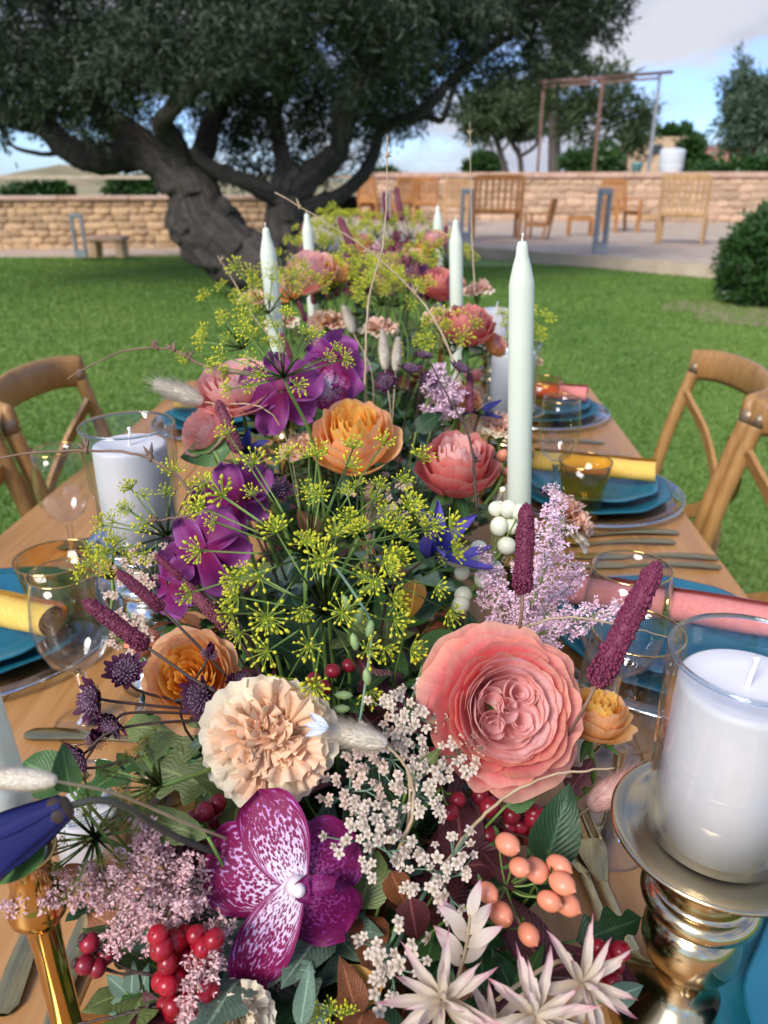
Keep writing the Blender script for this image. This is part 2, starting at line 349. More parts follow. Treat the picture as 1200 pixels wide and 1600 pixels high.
# ------------------------------------------------------------------ stone walls, stone by stone
def stone_mesh(seed, mat):
    random.seed(seed); m = MB(); m.rbox((0, 0, 0), (1, 1, 1), 0.2)
    m.v = [tuple(c * (1 + random.uniform(-0.14, 0.14)) for c in p) for p in m.v]; return m.mesh('stone', mat, True)
def stone_wall(name, label, a, b, z0, z1, cols, rows, mat, thick=0.5, cap=0.07):
    a, b = Vector((a.x, a.y, z0)), Vector((b.x, b.y, z0)); d = b - a; Ln = d.length; ang = math.atan2(d.y, d.x)
    root = thing(name, label, 'wall', Matrix.Translation(a) @ Matrix.Rotation(ang, 4, 'Z'))
    hh = z1 - z0 - cap
    MB().box((Ln / 2, thick / 2, hh / 2), (Ln, thick, hh)).build('core', M_mort, root, False)
    ms = [stone_mesh(100 + i, mat) for i in range(6)]; rh = hh / rows
    for j in range(rows):
        x = -random.uniform(0, 0.5) * Ln / cols; first = True
        while x < Ln - 0.02:
            wv = Ln / cols * random.uniform(0.65, 1.4); x0 = max(x, 0); x1 = min(x + wv, Ln)
            if x1 - x0 > 0.04:
                s = link('stone', random.choice(ms), root); s.location = ((x0 + x1) / 2, 0.0, (j + 0.5 + random.uniform(-.13, .13)) * rh)
                s.scale = (x1 - x0 - 0.018, random.uniform(0.05, 0.11), rh * random.uniform(0.7, 1.12)); s.rotation_euler = (0, random.uniform(-0.12, 0.12), 0)
            x += wv
    n = max(3, int(Ln / 1.2))
    for i in range(n):
        c = MB().rbox(((i + 0.5) * Ln / n, thick / 2 - 0.02, hh + cap / 2), (Ln / n - 0.012, thick + 0.16, cap), 0.012).build('coping_stone', M_cap, root, False)
    return root
random.seed(3)
wl = [G(-230, 390, 0.06), G(420, 384, 0.06)]
stone_wall('stone_wall', 'low honey coloured rubble stone wall left of the olive tree', wl[0], wl[1], 0.0, 0.97, 30, 7, M_stone)
MB_ = None
wr = [P(560, 330, 22.5), P(1420, 330, 20.5)]
stone_wall('stone_wall', 'long brown rubble stone wall with pale coping behind the garden chairs', wr[0], wr[1], TER - 0.02, 1.44, 40, 6, M_stone2, 0.6, 0.14)
ug = MB(); p0, p1 = wr; ug.box(((p0.x + p1.x) / 2 + 10, p0.y + 22, 1.32), (60, 42, 0.1)); tag(ug.build('upper_terrace', M_pave, smooth=False), kind='structure')

# low stone bench by the left wall
bn = thing('stone_bench', 'low stone bench in front of the left rubble wall', 'bench', Matrix.Translation(G(172, 402, 0.06)))
MB().rbox((0, 0, 0.30), (0.62, 0.35, 0.07), 0.012).build('seat', M_cap, bn, False)
for s in (-1, 1): MB().rbox((s * 0.22, 0, 0.13), (0.12, 0.28, 0.26), 0.012).build('leg', M_stone, bn, False)

# ------------------------------------------------------------------ leaves of trees
def leaf_cloud(name, lobes, n, ln, wd, mat, parent, droop=0.3, shell=0.5, clump=26, spread=0.22):
    """leaf-sized faces in twig clumps through ellipsoidal lobes (centre, radii)"""
    vol = np.array([r[0] * r[1] * r[2] for c, r in lobes]); vol = vol ** 0.8 / (vol ** 0.8).sum(); nc = max(1, n // clump)
    pick = rng.choice(len(lobes), nc, p=vol); u = rng.normal(size=(nc, 3)); u /= np.linalg.norm(u, axis=1)[:, None]
    rad = rng.uniform(0, 1, nc) ** (1 / 3.0) * (1 - shell) + shell * rng.uniform(0.75, 1.05, nc)
    cc = np.array([tuple(c) for c, r in lobes])[pick]; cr_ = np.array([tuple(r) for c, r in lobes])[pick]
    cen = cc + u * cr_ * rad[:, None]
    tw = rng.normal(size=(nc, 3)) * 0.6 + u * 0.8; tw[:, 2] -= droop; tw /= np.linalg.norm(tw, axis=1)[:, None]
    pos = np.repeat(cen, clump, 0) + np.repeat(tw, clump, 0) * rng.uniform(-spread, spread, (nc * clump, 1)) + rng.normal(size=(nc * clump, 3)) * spread * 0.33
    m = nc * clump
    d = np.repeat(tw, clump, 0) * 0.9 + rng.normal(size=(m, 3)) * 0.6; d /= np.linalg.norm(d, axis=1)[:, None]
    s = np.cross(d, rng.normal(size=(m, 3))); s /= np.linalg.norm(s, axis=1)[:, None]
    l_ = ln * rng.uniform(0.6, 1.25, (m, 1)); w_ = wd * rng.uniform(0.7, 1.2, (m, 1))
    V = np.stack([pos, pos + d * l_ * 0.5 + s * w_, pos + d * l_, pos + d * l_ * 0.5 - s * w_], 1)
    return np_mesh(name, V, 4, mat, parent)
def lobe(px, py, Z, rx, ry, rz=None):
    k = Z / 1200; return (P(px, py, Z), (rx * k, (rz if rz else rx) * k, ry * k))
def bark_mat():
    m, n, l, b = new_mat('olive_bark'); uv = n.new('ShaderNodeUVMap'); uv.uv_map = 'UVMap'; mp_ = n.new('ShaderNodeMapping'); mp_.inputs['Scale'].default_value = (15, 1.4, 1); l.new(uv.outputs[0], mp_.inputs['Vector'])
    t = noise(n, l, 1.6, 9, mp_.outputs[0], 0.65, 0.8); t2 = noise(n, l, 14, 5, coords(n, l, 'Object'))
    c = mixc(n, l, 0.4, ramp3_(n, l, t, C('2a241f'), C('4c443c'), C('7d736a')), ramp_of(n, l, t2, C('39322b'), C('6d645b'))); l.new(c, b.inputs['Base Color']); b.inputs['Roughness'].default_value = 0.95
    bump(n, l, b, t.outputs['Fac'], 1.0, 0.12); return m
def ramp3_(n, l, t, a, b, c):
    r = ramp(n, [(0.34, a), (0.5, b), (0.68, c)]); l.new(t.outputs['Fac'], r.inputs[0]); return r.outputs[0]
M_bark = bark_mat()
M_olive = leafmat('olive_leaf', C('1a2712'), C('2f3f1f'), 0.55, 0.05, under=C('414d38'), rnd=0, vein=False)
M_pine = leafmat('pine_needle', C('2c4023'), C('47592f'), 0.6, 0.08, rnd=0, vein=False)
M_cedar = leafmat('cedar_needle', C('3d5440'), C('5a6d50'), 0.6, 0.08, rnd=0, vein=False)
M_shrub = leafmat('shrub_leaf', C('27431f'), C('3f6429'), 0.4, 0.12, rnd=0, vein=False)
def limb(m, pts, rads, Z, n=9, wig=0.05):
    w = [P(x, y, Z + dz) for x, y, dz in pts]; q = bez(w, (9 if n >= 12 else 6) * (len(w) - 1)); t = np.linspace(0, 1, len(q))
    rr_ = np.interp(t, np.linspace(0, 1, len(rads)), rads) * Z / 1200
    q = [p + rv(wig * 0.5) * min(1, r * 2) for p, r in zip(q, rr_)]
    k0 = len(m.v); m.tube(q, [r * (1 + 0.025 * math.sin(i * 0.5 + pts[0][0]) + random.uniform(-.012, .012)) for i, r in enumerate(rr_)], n)
    if n >= 12:                              # twisted ridges of old wood
        ph = random.uniform(0, 6)
        for i, c in enumerate(q):
            for k in range(n):
                a = 2 * math.pi * k / n + 0.16 * i; f_ = 1 + 0.10 * math.sin(3 * a + ph) + 0.07 * math.sin(5 * a + 2 * ph) + 0.035 * math.sin(9 * a) + 0.022 * math.sin(17 * a + 0.3 * i); p = Vector(m.v[k0 + i * n + k]); m.v[k0 + i * n + k] = tuple(c + (p - c) * f_)
ZO = 8.6
base = G(440, 452, 0.0)
ot = thing('olive_tree', 'old olive tree with thick twisted grey trunk and dark spreading crown', 'tree', Matrix.Translation(base))
def unroot(m, M): Mi = M.inverted(); m.v = [tuple(Mi @ Vector(p)) for p in m.v]; return m
MO = Matrix.Translation(base)
m = MB(); random.seed(11)
limb(m, [(455, 480, 0), (425, 440, 0), (365, 395, 0), (320, 345, 0), (300, 300, 0), (262, 262, 0)], [62, 54, 46, 44, 38, 31], ZO, 48)
limb(m, [(395, 430, 0.1), (340, 398, -0.1), (300, 370, -0.15), (284, 340, -0.1), (300, 300, 0)], [30, 31, 28, 24, 16], ZO, 32)
limb(m, [(480, 480, 0.2), (462, 420, 0.25), (448, 360, 0.25), (452, 305, 0.2), (470, 270, 0.2)], [44, 38, 34, 30, 26], ZO, 36)
m = unroot(m, MO).build('trunk', M_bark, ot)
limbs = [
    ([(280, 275, 0), (215, 240, 0.2), (150, 250, 0), (105, 230, -0.2), (60, 195, -0.2), (-20, 175, -0.4), (-160, 120, -0.5)], [44, 38, 34, 30, 24, 20, 12]),
    ([(150, 250, 0), (100, 243, -0.2), (90, 240, -0.2), (60, 240, -0.3), (20, 228, -0.3), (5, 200, -0.3)], [12, 9, 6, 5, 4, 3]),
    ([(290, 280, 0), (275, 225, -0.3), (250, 195, -0.6), (275, 165, -0.9), (330, 120, -1.1), (420, 85, -1.3), (520, 20, -1.4)], [34, 26, 20, 16, 14, 11, 7]),
    ([(270, 270, 0), (180, 190, 0.4), (80, 120, 0.6), (-60, 40, 0.8)], [38, 30, 24, 12]),
    ([(300, 290, 0), (330, 200, 0.6), (360, 110, 0.9), (350, -40, 1.0)], [30, 24, 18, 10]),
    ([(455, 320, 0.2), (420, 300, 0), (360, 275, -0.2), (320, 255, -0.3), (300, 230, -0.4)], [26, 22, 18, 15, 12]),
    ([(460, 300, 0.2), (500, 262, 0.1), (530, 235, 0), (535, 190, -0.2), (560, 130, -0.3), (600, 40, -0.3)], [36, 30, 26, 22, 18, 10]),
    ([(470, 330, 0.2), (530, 305, 0.3), (570, 270, 0.3), (585, 235, 0.3), (600, 200, 0.2), (660, 175, 0), (720, 110, 0), (820, 40, 0)], [22, 18, 16, 15, 14, 14, 10, 6]),
    ([(620, 195, 0.1), (665, 182, 0), (690, 188, -0.1), (700, 165, -0.1), (712, 130, 0)], [10, 9, 7, 6, 5]),
    ([(450, 300, 0.2), (440, 240, 0.4), (430, 170, 0.6), (450, 60, 0.8)], [24, 20, 16, 9]),
    ([(300, 160, 0.4), (200, 100, 0.9), (120, 20, 1.2)], [16, 12, 7]),
    ([(560, 130, -0.3), (650, 90, 0.6), (760, 20, 0.9)], [12, 10, 6]),
]
for pts, rd in limbs:
    m = MB(); limb(m, pts, [r * 0.66 for r in rd], ZO, 12); unroot(m, MO).build('limb', M_bark, ot)
lob = [lobe(20, 20, ZO, 260, 150, 300), lobe(240, 30, ZO + 0.6, 260, 150, 300), lobe(420, 50, ZO + 0.8, 240, 160, 280), lobe(580, 40, ZO + 0.2, 220, 130, 280),
       lobe(760, -30, ZO, 190, 130, 240), lobe(700, 55, ZO + 0.3, 150, 65, 160), lobe(860, -50, ZO, 80, 70, 160), lobe(790, 50, ZO + 0.2, 70, 26, 100), lobe(905, 15, ZO, 36, 22, 80), lobe(-180, 60, ZO, 220, 150, 300),
       lobe(300, 90, ZO - 1.2, 210, 70, 140), lobe(540, 20, ZO - 1.6, 220, 100, 150), lobe(110, 150, ZO + 0.6, 150, 60, 160), lobe(420, 190, ZO + 1.2, 170, 62, 120),
       lobe(560, 170, ZO + 0.9, 120, 60, 110), lobe(300, -160, ZO, 520, 160, 520), lobe(60, 130, ZO - 0.6, 130, 45, 120)]
sub_l = []                                   # leafy boughs: many smaller clumps inside the big masses
rl = random.Random(12)
for c, r in lob:
    for k in range(max(6, int(22 * (r[0] * r[1] * r[2]) ** 0.5))):
        u = Vector((rl.gauss(0, 1), rl.gauss(0, 1), rl.gauss(0, 1))).normalized() * rl.uniform(0.35, 1.0); q_ = rl.uniform(0.22, 0.55)
        sub_l.append((c - base + Vector((u.x * r[0], u.y * r[1], u.z * r[2])), (q_ * 1.25, q_ * 1.25, q_ * 0.8)))
leaf_cloud('crown', sub_l, 200000, 0.10, 0.0115, M_olive, ot, 0.35, 0.35, 24, 0.13)

# ------------------------------------------------------------------ trees beyond the wall
def far_tree(name, label, foot, trunks, lobes, n, ln, wd, mat, group='trees beyond the terrace wall', spread=0.3, droop=0.0):
    M = Matrix.Translation(foot); t = thing(name, label, 'tree', M, group); m = MB()
    for pts, rd, Z in trunks: limb(m, pts, rd, Z, 7, 0.03)
    if trunks: unroot(m, M).build('trunk', M_bark, t)
    leaf_cloud('crown', [(c - foot, r) for c, r in lobes], n, ln, wd, mat, t, droop, 0.4, 30, spread); return t
Zp = 34
far_tree('umbrella_pine', 'rounded umbrella pine with forked pale trunks left of the pergola', P(785, 275, Zp),
         [([(795, 285, 0), (782, 240, 0), (772, 200, 0), (765, 150, 0)], [6, 5, 4, 2], Zp), ([(815, 285, 0), (812, 245, 0), (800, 215, 0), (815, 160, 0)], [5, 4, 4, 2], Zp), ([(812, 245, 0), (838, 225, 0), (850, 180, 0)], [3, 3, 2], Zp)],
         [lobe(780, 178, Zp, 58, 28), lobe(738, 186, Zp, 26, 18), lobe(825, 175, Zp, 36, 26), lobe(790, 152, Zp, 36, 16)], 7000, 0.5, 0.05, M_pine, spread=0.5)
Zc_ = 29
far_tree('cedar_tree', 'tall dark cedar with layered branches behind the metal pergola', P(866, 275, Zc_),
         [([(866, 285, 0), (866, 180, 0), (868, 60, 0), (872, -60, 0)], [11, 9, 7, 4], Zc_)],
         [lobe(868, 100, Zc_, 60, 8, 60), lobe(905, 66, Zc_, 45, 8, 60), lobe(915, 122, Zc_, 70, 8, 60), lobe(835, 138, Zc_, 50, 9, 60), lobe(945, 160, Zc_, 60, 12, 60), lobe(890, 195, Zc_, 50, 11, 60), lobe(985, 186, Zc_, 28, 18, 40),
          lobe(975, 222, Zc_, 28, 22, 40), lobe(890, 25, Zc_, 50, 16, 60), lobe(880, 165, Zc_, 40, 9, 60), lobe(940, 45, Zc_, 20, 5, 40), lobe(925, 225, Zc_, 26, 14, 30)], 7000, 0.42, 0.045, M_pine, spread=0.45)
far_tree('blue_cedar', 'blue green conifer at the right edge above the tiled roof', P(1165, 275, 24),
         [([(1170, 290, 0), (1168, 200, 0), (1165, 100, 0)], [7, 5, 2], 24)],
         [lobe(1165, 195, 24, 42, 36), lobe(1190, 160, 24, 45, 34), lobe(1160, 140, 24, 22, 30), lobe(1158, 108, 24, 9, 20), lobe(1210, 200, 24, 50, 45)], 9000, 0.3, 0.035, M_cedar, spread=0.3)
for px, py, rx, ry, Z, lb in ((595, 285, 35, 14, 60, 'far rounded tree just right of the olive trunk'), (755, 262, 26, 16, 45, 'small distant tree between olive and pine'),
                              (925, 255, 48, 14, 27, 'low green hedge bush under the pergola'), (1080, 245, 22, 22, 30, 'dark shrub beside the white water tank'), (1050, 215, 34, 12, 60, 'distant tree on the skyline above the white tank'),
                              (1150, 266, 60, 7, 22.5, 'low clipped hedge on top of the wall below the tiled roof'), (60, 300, 60, 8, 60, 'low hedge line below the dry hill'), (205, 293, 42, 12, 60, 'green trees behind the left wall beside the olive trunk')):
    far_tree('bush', lb, P(px, py + ry, Z), [], [lobe(px, py, Z, rx, ry, 14), lobe(px + rx * 0.4, py - ry * 0.2, Z, rx * 0.5, ry, 12)], 2600, 0.30 * Z / 30, 0.06 * Z / 30, M_shrub, 'bushes beyond the walls', 0.25)
sf = G(1205, 470, 0.0)
sh = thing('round_shrub', 'dense dark green rounded shrub on the lawn at right edge', 'shrub', Matrix.Translation(sf))
leaf_cloud('foliage', [(P(1200, 412, 8.2) - sf, (0.52, 0.5, 0.50)), (P(1240, 380, 8.2) - sf, (0.5, 0.5, 0.5))], 16000, 0.10, 0.012, M_shrub, sh, -0.2, 0.6, 20, 0.07)
m = MB()
for i in range(7): m.tube([(random.uniform(-.1, .1), random.uniform(-.1, .1), 0), rv(0.2) + Vector((0.1, 0.1, 0.35))], [0.02, 0.008], 5)
m.build('stem', M_bark, sh)
# bare earth under the shrub
eb = MB(); ec = G(1180, 488, 0.006); eb.lathe([(0.001, 0.006), (0.7, 0.006)], 24, (ec.x, ec.y, 0), wave=lambda g, r: 0.25 * math.sin(3 * g + 1) + 0.1 * math.sin(7 * g))
eb.v = [(ec.x + (x - ec.x) * 1.3, y, z) for x, y, z in eb.v]; tag(eb.build('bare_soil', plain('dry_soil', C('8d7a5e'), C('a8977a'), 0.95, 12)), kind='structure')

# ------------------------------------------------------------------ house, tank, pot, pergola
M_roof = plain('roof_tile', C('a8705a'), C('c79079'), 0.85, 3, rnd=0.2)
M_plast = plain('house_stone', C('b79a78'), C('cdb593'), 0.9, 2)
hb = P(1150, 275, 40); hs_ = thing('stone_house', 'stone house with terracotta tiled roof behind the wall at right', 'house', Matrix.Translation((hb.x, hb.y, 1.3)))
MB().box((0.6, 3, 0.3), (6.0, 5, 0.6)).build('wall', M_plast, hs_, False)
MB().box((-2.6, 7, 1.1), (3.2, 4, 2.2)).build('upper_wall', M_plast, hs_, False)
rf = MB().add([(-1.9, 0.1, 0.45), (4.2, 0.1, 0.45), (4.2, 3.4, 1.55), (-1.9, 3.4, 1.55), (-1.9, 0.1, 0.36), (4.2, 0.1, 0.36), (4.2, 3.4, 1.46), (-1.9, 3.4, 1.46)], [(0, 1, 2, 3), (7, 6, 5, 4), (0, 4, 5, 1), (1, 5, 6, 2), (2, 6, 7, 3), (3, 7, 4, 0)]).build('roof', M_roof, hs_, False)
tm = MB(); tm.tube([(0, 0, 0), (0, 3.3, 1.1)], 0.13, 8); tmesh = tm.mesh('roof_tile_row', M_roof)
for i in range(21):
    o = link('tile_row', tmesh, rf); o.location = (-1.75 + i * 0.28, 0.08, 0.47)
MB().box((-2.9, 4.98, 1.55), (0.5, 0.06, 0.5)).build('window', plain('dark_pane', C('3a3f44'), rough=0.2), hs_, False)
M_white = plain('white_plastic', C('c9d0d2'), C('dfe3e2'), 0.5, 2)
tk = P(1047, 270, 21.8); t = thing('water_tank', 'round white tank standing on the wall behind chairs', 'tank', Matrix.Translation((tk.x, tk.y, 1.38)))
MB().lathe([(0.001, 0), (0.31, 0), (0.33, 0.05), (0.34, 0.5), (0.35, 0.6), (0.33, 0.64), (0.2, 0.68), (0.001, 0.69)], 24).build('body', M_white, t)
for zz in (0.2, 0.4): MB().lathe([(0.335, zz - 0.02), (0.352, zz), (0.335, zz + 0.02)], 24).build('rib', M_white, t)
tk = P(994, 272, 21.6); t = thing('flower_pot', 'small teal glazed pot on the wall beside the white tank', 'pot', Matrix.Translation((tk.x, tk.y, 1.38)))
MB().lathe([(0.001, 0), (0.11, 0), (0.15, 0.26), (0.17, 0.27), (0.17, 0.31), (0.14, 0.31), (0.13, 0.25), (0.001, 0.24)], 20).build('body', plain('teal_glaze', C('5f9a9a'), C('6fa8a6'), 0.3), t)
M_rust = plain('rusty_steel', C('6a4c40'), C('86675a'), 0.8, 6); M_steel = plain('grey_steel', C('97999b'), C('b2b4b5'), 0.45, 4, metal=0.4)
Zg = 23
pg = thing('pergola_frame', 'open rusty steel pergola frame on the upper terrace', 'pergola', Matrix.Translation(P(850, 270, Zg)))
Mi = Matrix.Translation(-P(850, 270, Zg))
def bar(name, a, b, r, mat, parent, Mi): 
    m = MB(); q = [Mi @ a, Mi @ b]; d = (q[1] - q[0]); Ln = d.length; m.rbox((0, 0, Ln / 2), (r * 2, r * 2, Ln), r * 0.2)
    return m.build(name, mat, parent, False, Matrix.Translation(q[0]) @ d.to_track_quat('Z', 'Y').to_matrix().to_4x4())
def drop(p): return Vector((p.x, p.y, 1.3))
A, B_, C_, D_ = P(850, 128, Zg), P(942, 122, Zg - 2.5), P(1032, 114, Zg - 1.0), P(925, 122, Zg + 2)
for q, mt in ((A, M_rust), (B_, M_rust), (C_, M_steel)): bar('post', drop(q), q, 0.042, mt, pg, Mi)
bar('beam', A + (A - B_) * 0.06, B_, 0.042, M_rust, pg, Mi); bar('beam', B_ + Vector((0, 0, .02)), C_ + (C_ - B_) * 0.22, 0.042, M_rust, pg, Mi); bar('beam', A + Vector((0, 0, -.13)), C_ + Vector((0, 0, -.13)), 0.03, M_rust, pg, Mi)

# ------------------------------------------------------------------ bollard lights
def bollard(label, px, py, ht, zg, Z=None):
    p = G(px, py, zg) if Z is None else P(px, py, Z); t = thing('bollard_light', label, 'bollard', Matrix.Translation((p.x, p.y, zg)) @ Matrix.Rotation(R(12), 4, 'Z'), 'grey bollard lights along the paving')
    w_ = 0.20
    MB().rbox((0, 0, ht * 0.09), (w_, 0.14, ht * 0.18), 0.008).build('foot', M_steel, t, False)
    for s in (-1, 1): MB().rbox((s * (w_ / 2 - 0.022), 0, ht * 0.55), (0.044, 0.138, ht * 0.739), 0.006).build('upright', M_steel, t, False)
    MB().rbox((0, 0, ht * 0.96), (w_, 0.14, ht * 0.08), 0.008).build('head', M_steel, t, False)
    MB().box((0, 0, ht * 0.915), (0.1, 0.1, 0.02)).build('lamp_lens', M_white, t, False)
bollard('grey slotted bollard light before the table with two chairs, right', 936, 396, 0.95, TER)
bollard('grey slotted bollard light at the left end of the slatted bench', 727, 378, 0.92, TER)
bollard('grey bollard light by the left rubble wall', 128, 402, 0.68, 0.06)
bollard('grey bollard light partly hidden behind olive limb', 603, 352, 0.80, TER)

# ------------------------------------------------------------------ teak garden furniture
M_teak = plain('teak', C('a56c38'), C('c48a50'), 0.6, 14, sc3=(1, 1, 0.15), rnd=0.12)
M_teak2 = plain('weathered_teak', C('b98d5e'), C('d6b080'), 0.65, 14, sc3=(1, 1, 0.15), rnd=0.12)
def teak_chair(label, px, py, rot, mat, wdt=0.66, sc=1.0, arms=True, slats=8, back=True, long=0.0):
    p = G(px, py, TER); t = thing('garden_chair', label, 'garden chair', Matrix.Translation(p) @ Matrix.Rotation(rot, 4, 'Z') @ Matrix.Diagonal((sc, sc, sc, 1)), 'teak garden chairs on the terrace')
    w2 = wdt / 2; tl = R(16); dp = 0.56 + long
    for s in (-1, 1):
        MB().rbox((s * (w2 - 0.03), -dp / 2 + 0.03, 0.31 if arms else 0.2), (0.055, 0.06, 0.62 if arms else 0.40), 0.006).build('leg', mat, t, False)
        Mr = Matrix.Rotation(tl, 3, 'X')
        if back:
            MB().rbox((0, 0, 0.5), (0.055, 0.06, 1.02), 0.006, ).build('back_post', mat, t, False, Matrix.Translation((s * (w2 - 0.03), dp / 2 - 0.05, 0.02)) @ Matrix.Rotation(-tl * 0.65, 4, 'X'))
        else: MB().rbox((s * (w2 - 0.03), dp / 2 - 0.03, 0.2), (0.055, 0.06, 0.40), 0.006).build('leg', mat, t, False)
        if arms: MB().rbox((s * (w2 - 0.02), -0.02, 0.64), (0.075, dp + 0.05, 0.03), 0.006).build('armrest', mat, t, False)
        MB().rbox((s * (w2 - 0.03), 0, 0.37), (0.03, dp - 0.05, 0.07), 0.005).build('seat_rail', mat, t, False)
    ns = 7 + int(long / 0.08)
    sm = MB().rbox((0, 0, 0), (wdt - 0.08, 0.06, 0.022), 0.004).mesh('slat', mat, False)
    for i in range(ns): o = link('seat_slat', sm, t); o.location = (0, -dp / 2 + 0.06 + i * (dp - 0.12) / (ns - 1), 0.42)
    if back:
        sm = MB().rbox((0, 0, 0), (0.05 * 6 / slats if slats > 6 else 0.05, 0.018, 0.50), 0.004).mesh('slat', mat, False); Mb = Matrix.Translation((0, dp / 2 - 0.05, 0.02)) @ Matrix.Rotation(-tl * 0.65, 4, 'X')
        for i in range(slats): link('back_slat', sm, t, Mb @ Matrix.Translation((-(w2 - 0.11) + i * (wdt - 0.22) / (slats - 1), 0, 0.72)))
        for zz, hh in ((0.45, 0.07), (0.99, 0.09)): MB().rbox((0, 0, zz), (wdt - 0.11, 0.035, hh), 0.006).build('back_rail', mat, t, False, Mb)
    return t
random.seed(5)
teak_chair('slatted teak bench with its back to the table, right of the grey bollard', 772, 372, R(182), M_teak, 0.86, 1.12, True, 7)
teak_chair('teak armchair turned sideways beside the slatted bench', 838, 374, R(-112), M_teak, 0.62, 0.72, True, 7)
teak_chair('pale teak armchair with tall fanned back at the far right of terrace', 1062, 380, R(160), M_teak2, 0.74, 1.12, False, 7, True, 0.1)
teak_chair('teak armchair standing behind the right bollard', 968, 362, R(20), M_teak, 0.60, 1.05, True, 7)
teak_chair('low teak footstool between the right bollard and the pale armchair', 1010, 362, R(80), M_teak2, 0.5, 0.85, False, 5, False)
teak_chair('low teak side table left of the right bollard', 905, 368, R(85), M_teak, 0.5, 0.9, False, 5, False)
teak_chair('teak chair seen from behind, second left of the bollard and bench', 668, 350, R(170), M_teak, 0.6, 1.1, True, 6)
teak_chair('reddish teak chair half hidden by the flowers near the olive limb', 630, 346, R(200), M_teak, 0.6, 1.1, True, 6)
teak_chair('teak chair farthest left, behind the bollard next to the olive limb', 585, 344, R(150), M_teak, 0.6, 1.1, True, 6)
teak_chair('pale teak chair in shade just left of the slatted bench', 708, 352, R(190), M_teak2, 0.6, 1.05, True, 6)
lp = G(392, 366, TER); lg = thing('sun_lounger', 'blue cushioned lounger glimpsed behind the olive trunk', 'lounger', Matrix.Translation((lp.x, lp.y, 0.1)) @ Matrix.Rotation(R(70), 4, 'Z'))
MB().rbox((0, 0, 0.28), (1.5, 0.6, 0.06), 0.01).build('frame', M_white, lg, False); MB().rbox((0, 0, 0.37), (1.45, 0.56, 0.1), 0.03).build('cushion', plain('blue_canvas', C('3f6fb0'), C('4b7cc0'), 0.8), lg, False)
for sx in (-.65, .65):
    for sy in (-.24, .24): MB().rbox((sx, sy, 0.125), (0.05, 0.05, 0.25), 0.005).build('leg', M_white, lg, False)
# ------------------------------------------------------------------ dining table
def wood_mat(name, c1, c2, c3, along='y', rough=0.38):
    m, n, l, b = new_mat(name); sc = {'y': (22, 1.1, 22), 'z': (30, 30, 1.6), 'x': (1.1, 22, 22)}[along]
    v = coords(n, l, 'Object', sc); t = noise(n, l, 1.6, 6, v, 0.6, 1.2); t2 = noise(n, l, 9, 4, v, 0.5)
    c = mixc(n, l, 0.35, ramp3(n, l, t, c1, c2, c3), ramp_of(n, l, t2, c1, c3)); l.new(c, b.inputs['Base Color'])
    r = ramp(n, [(0.3, (rough - 0.07,) * 3 + (1,)), (0.7, (rough + 0.1,) * 3 + (1,))]); l.new(t.outputs['Fac'], r.inputs[0]); l.new(r.outputs[0], b.inputs['Roughness'])
    bump(n, l, b, t2.outputs['Fac'], 0.06, 0.002); return m
def ramp3(n, l, t, a, b, c):
    r = ramp(n, [(0.28, a), (0.5, b), (0.72, c)]); l.new(t.outputs['Fac'], r.inputs[0]); return r.outputs[0]
M_table = wood_mat('oak_veneer', C('a9733f'), C('bd884f'), C('cb9a63'))
M_chairw = wood_mat('bentwood', C('8c6237'), C('ac7e48'), C('be925a'), 'z', 0.42)
tb = thing('dining_table', 'long light brown wooden dining table set for a meal', 'table', Matrix.Translation((0, 0.85, 0)))
TX0, TX1, TY0, TY1 = -0.56, 0.515, -0.35, 2.02
cx = (TX0 + TX1) / 2; np_ = 5; pw = (TX1 - TX0) / np_
for i in range(np_):
    MB().rbox((TX0 + (i + 0.5) * pw, (TY0 + TY1) / 2 - 0.85, TZ - 0.014), (pw - 0.0006, TY1 - TY0, 0.028), 0.0012).build('plank', M_table, tb, False)
MB().box((cx, (TY0 + TY1) / 2 - 0.85, TZ - 0.07), (TX1 - TX0 - 0.16, TY1 - TY0 - 0.16, 0.08)).build('apron', M_table, tb, False)
for x in (TX0 + 0.1, TX1 - 0.1):
    for y in (TY0 + 0.12, TY1 - 0.12): MB().rbox((x, y - 0.85, (TZ - 0.03) / 2), (0.075, 0.075, TZ - 0.034), 0.006).build('leg', M_table, tb, False)

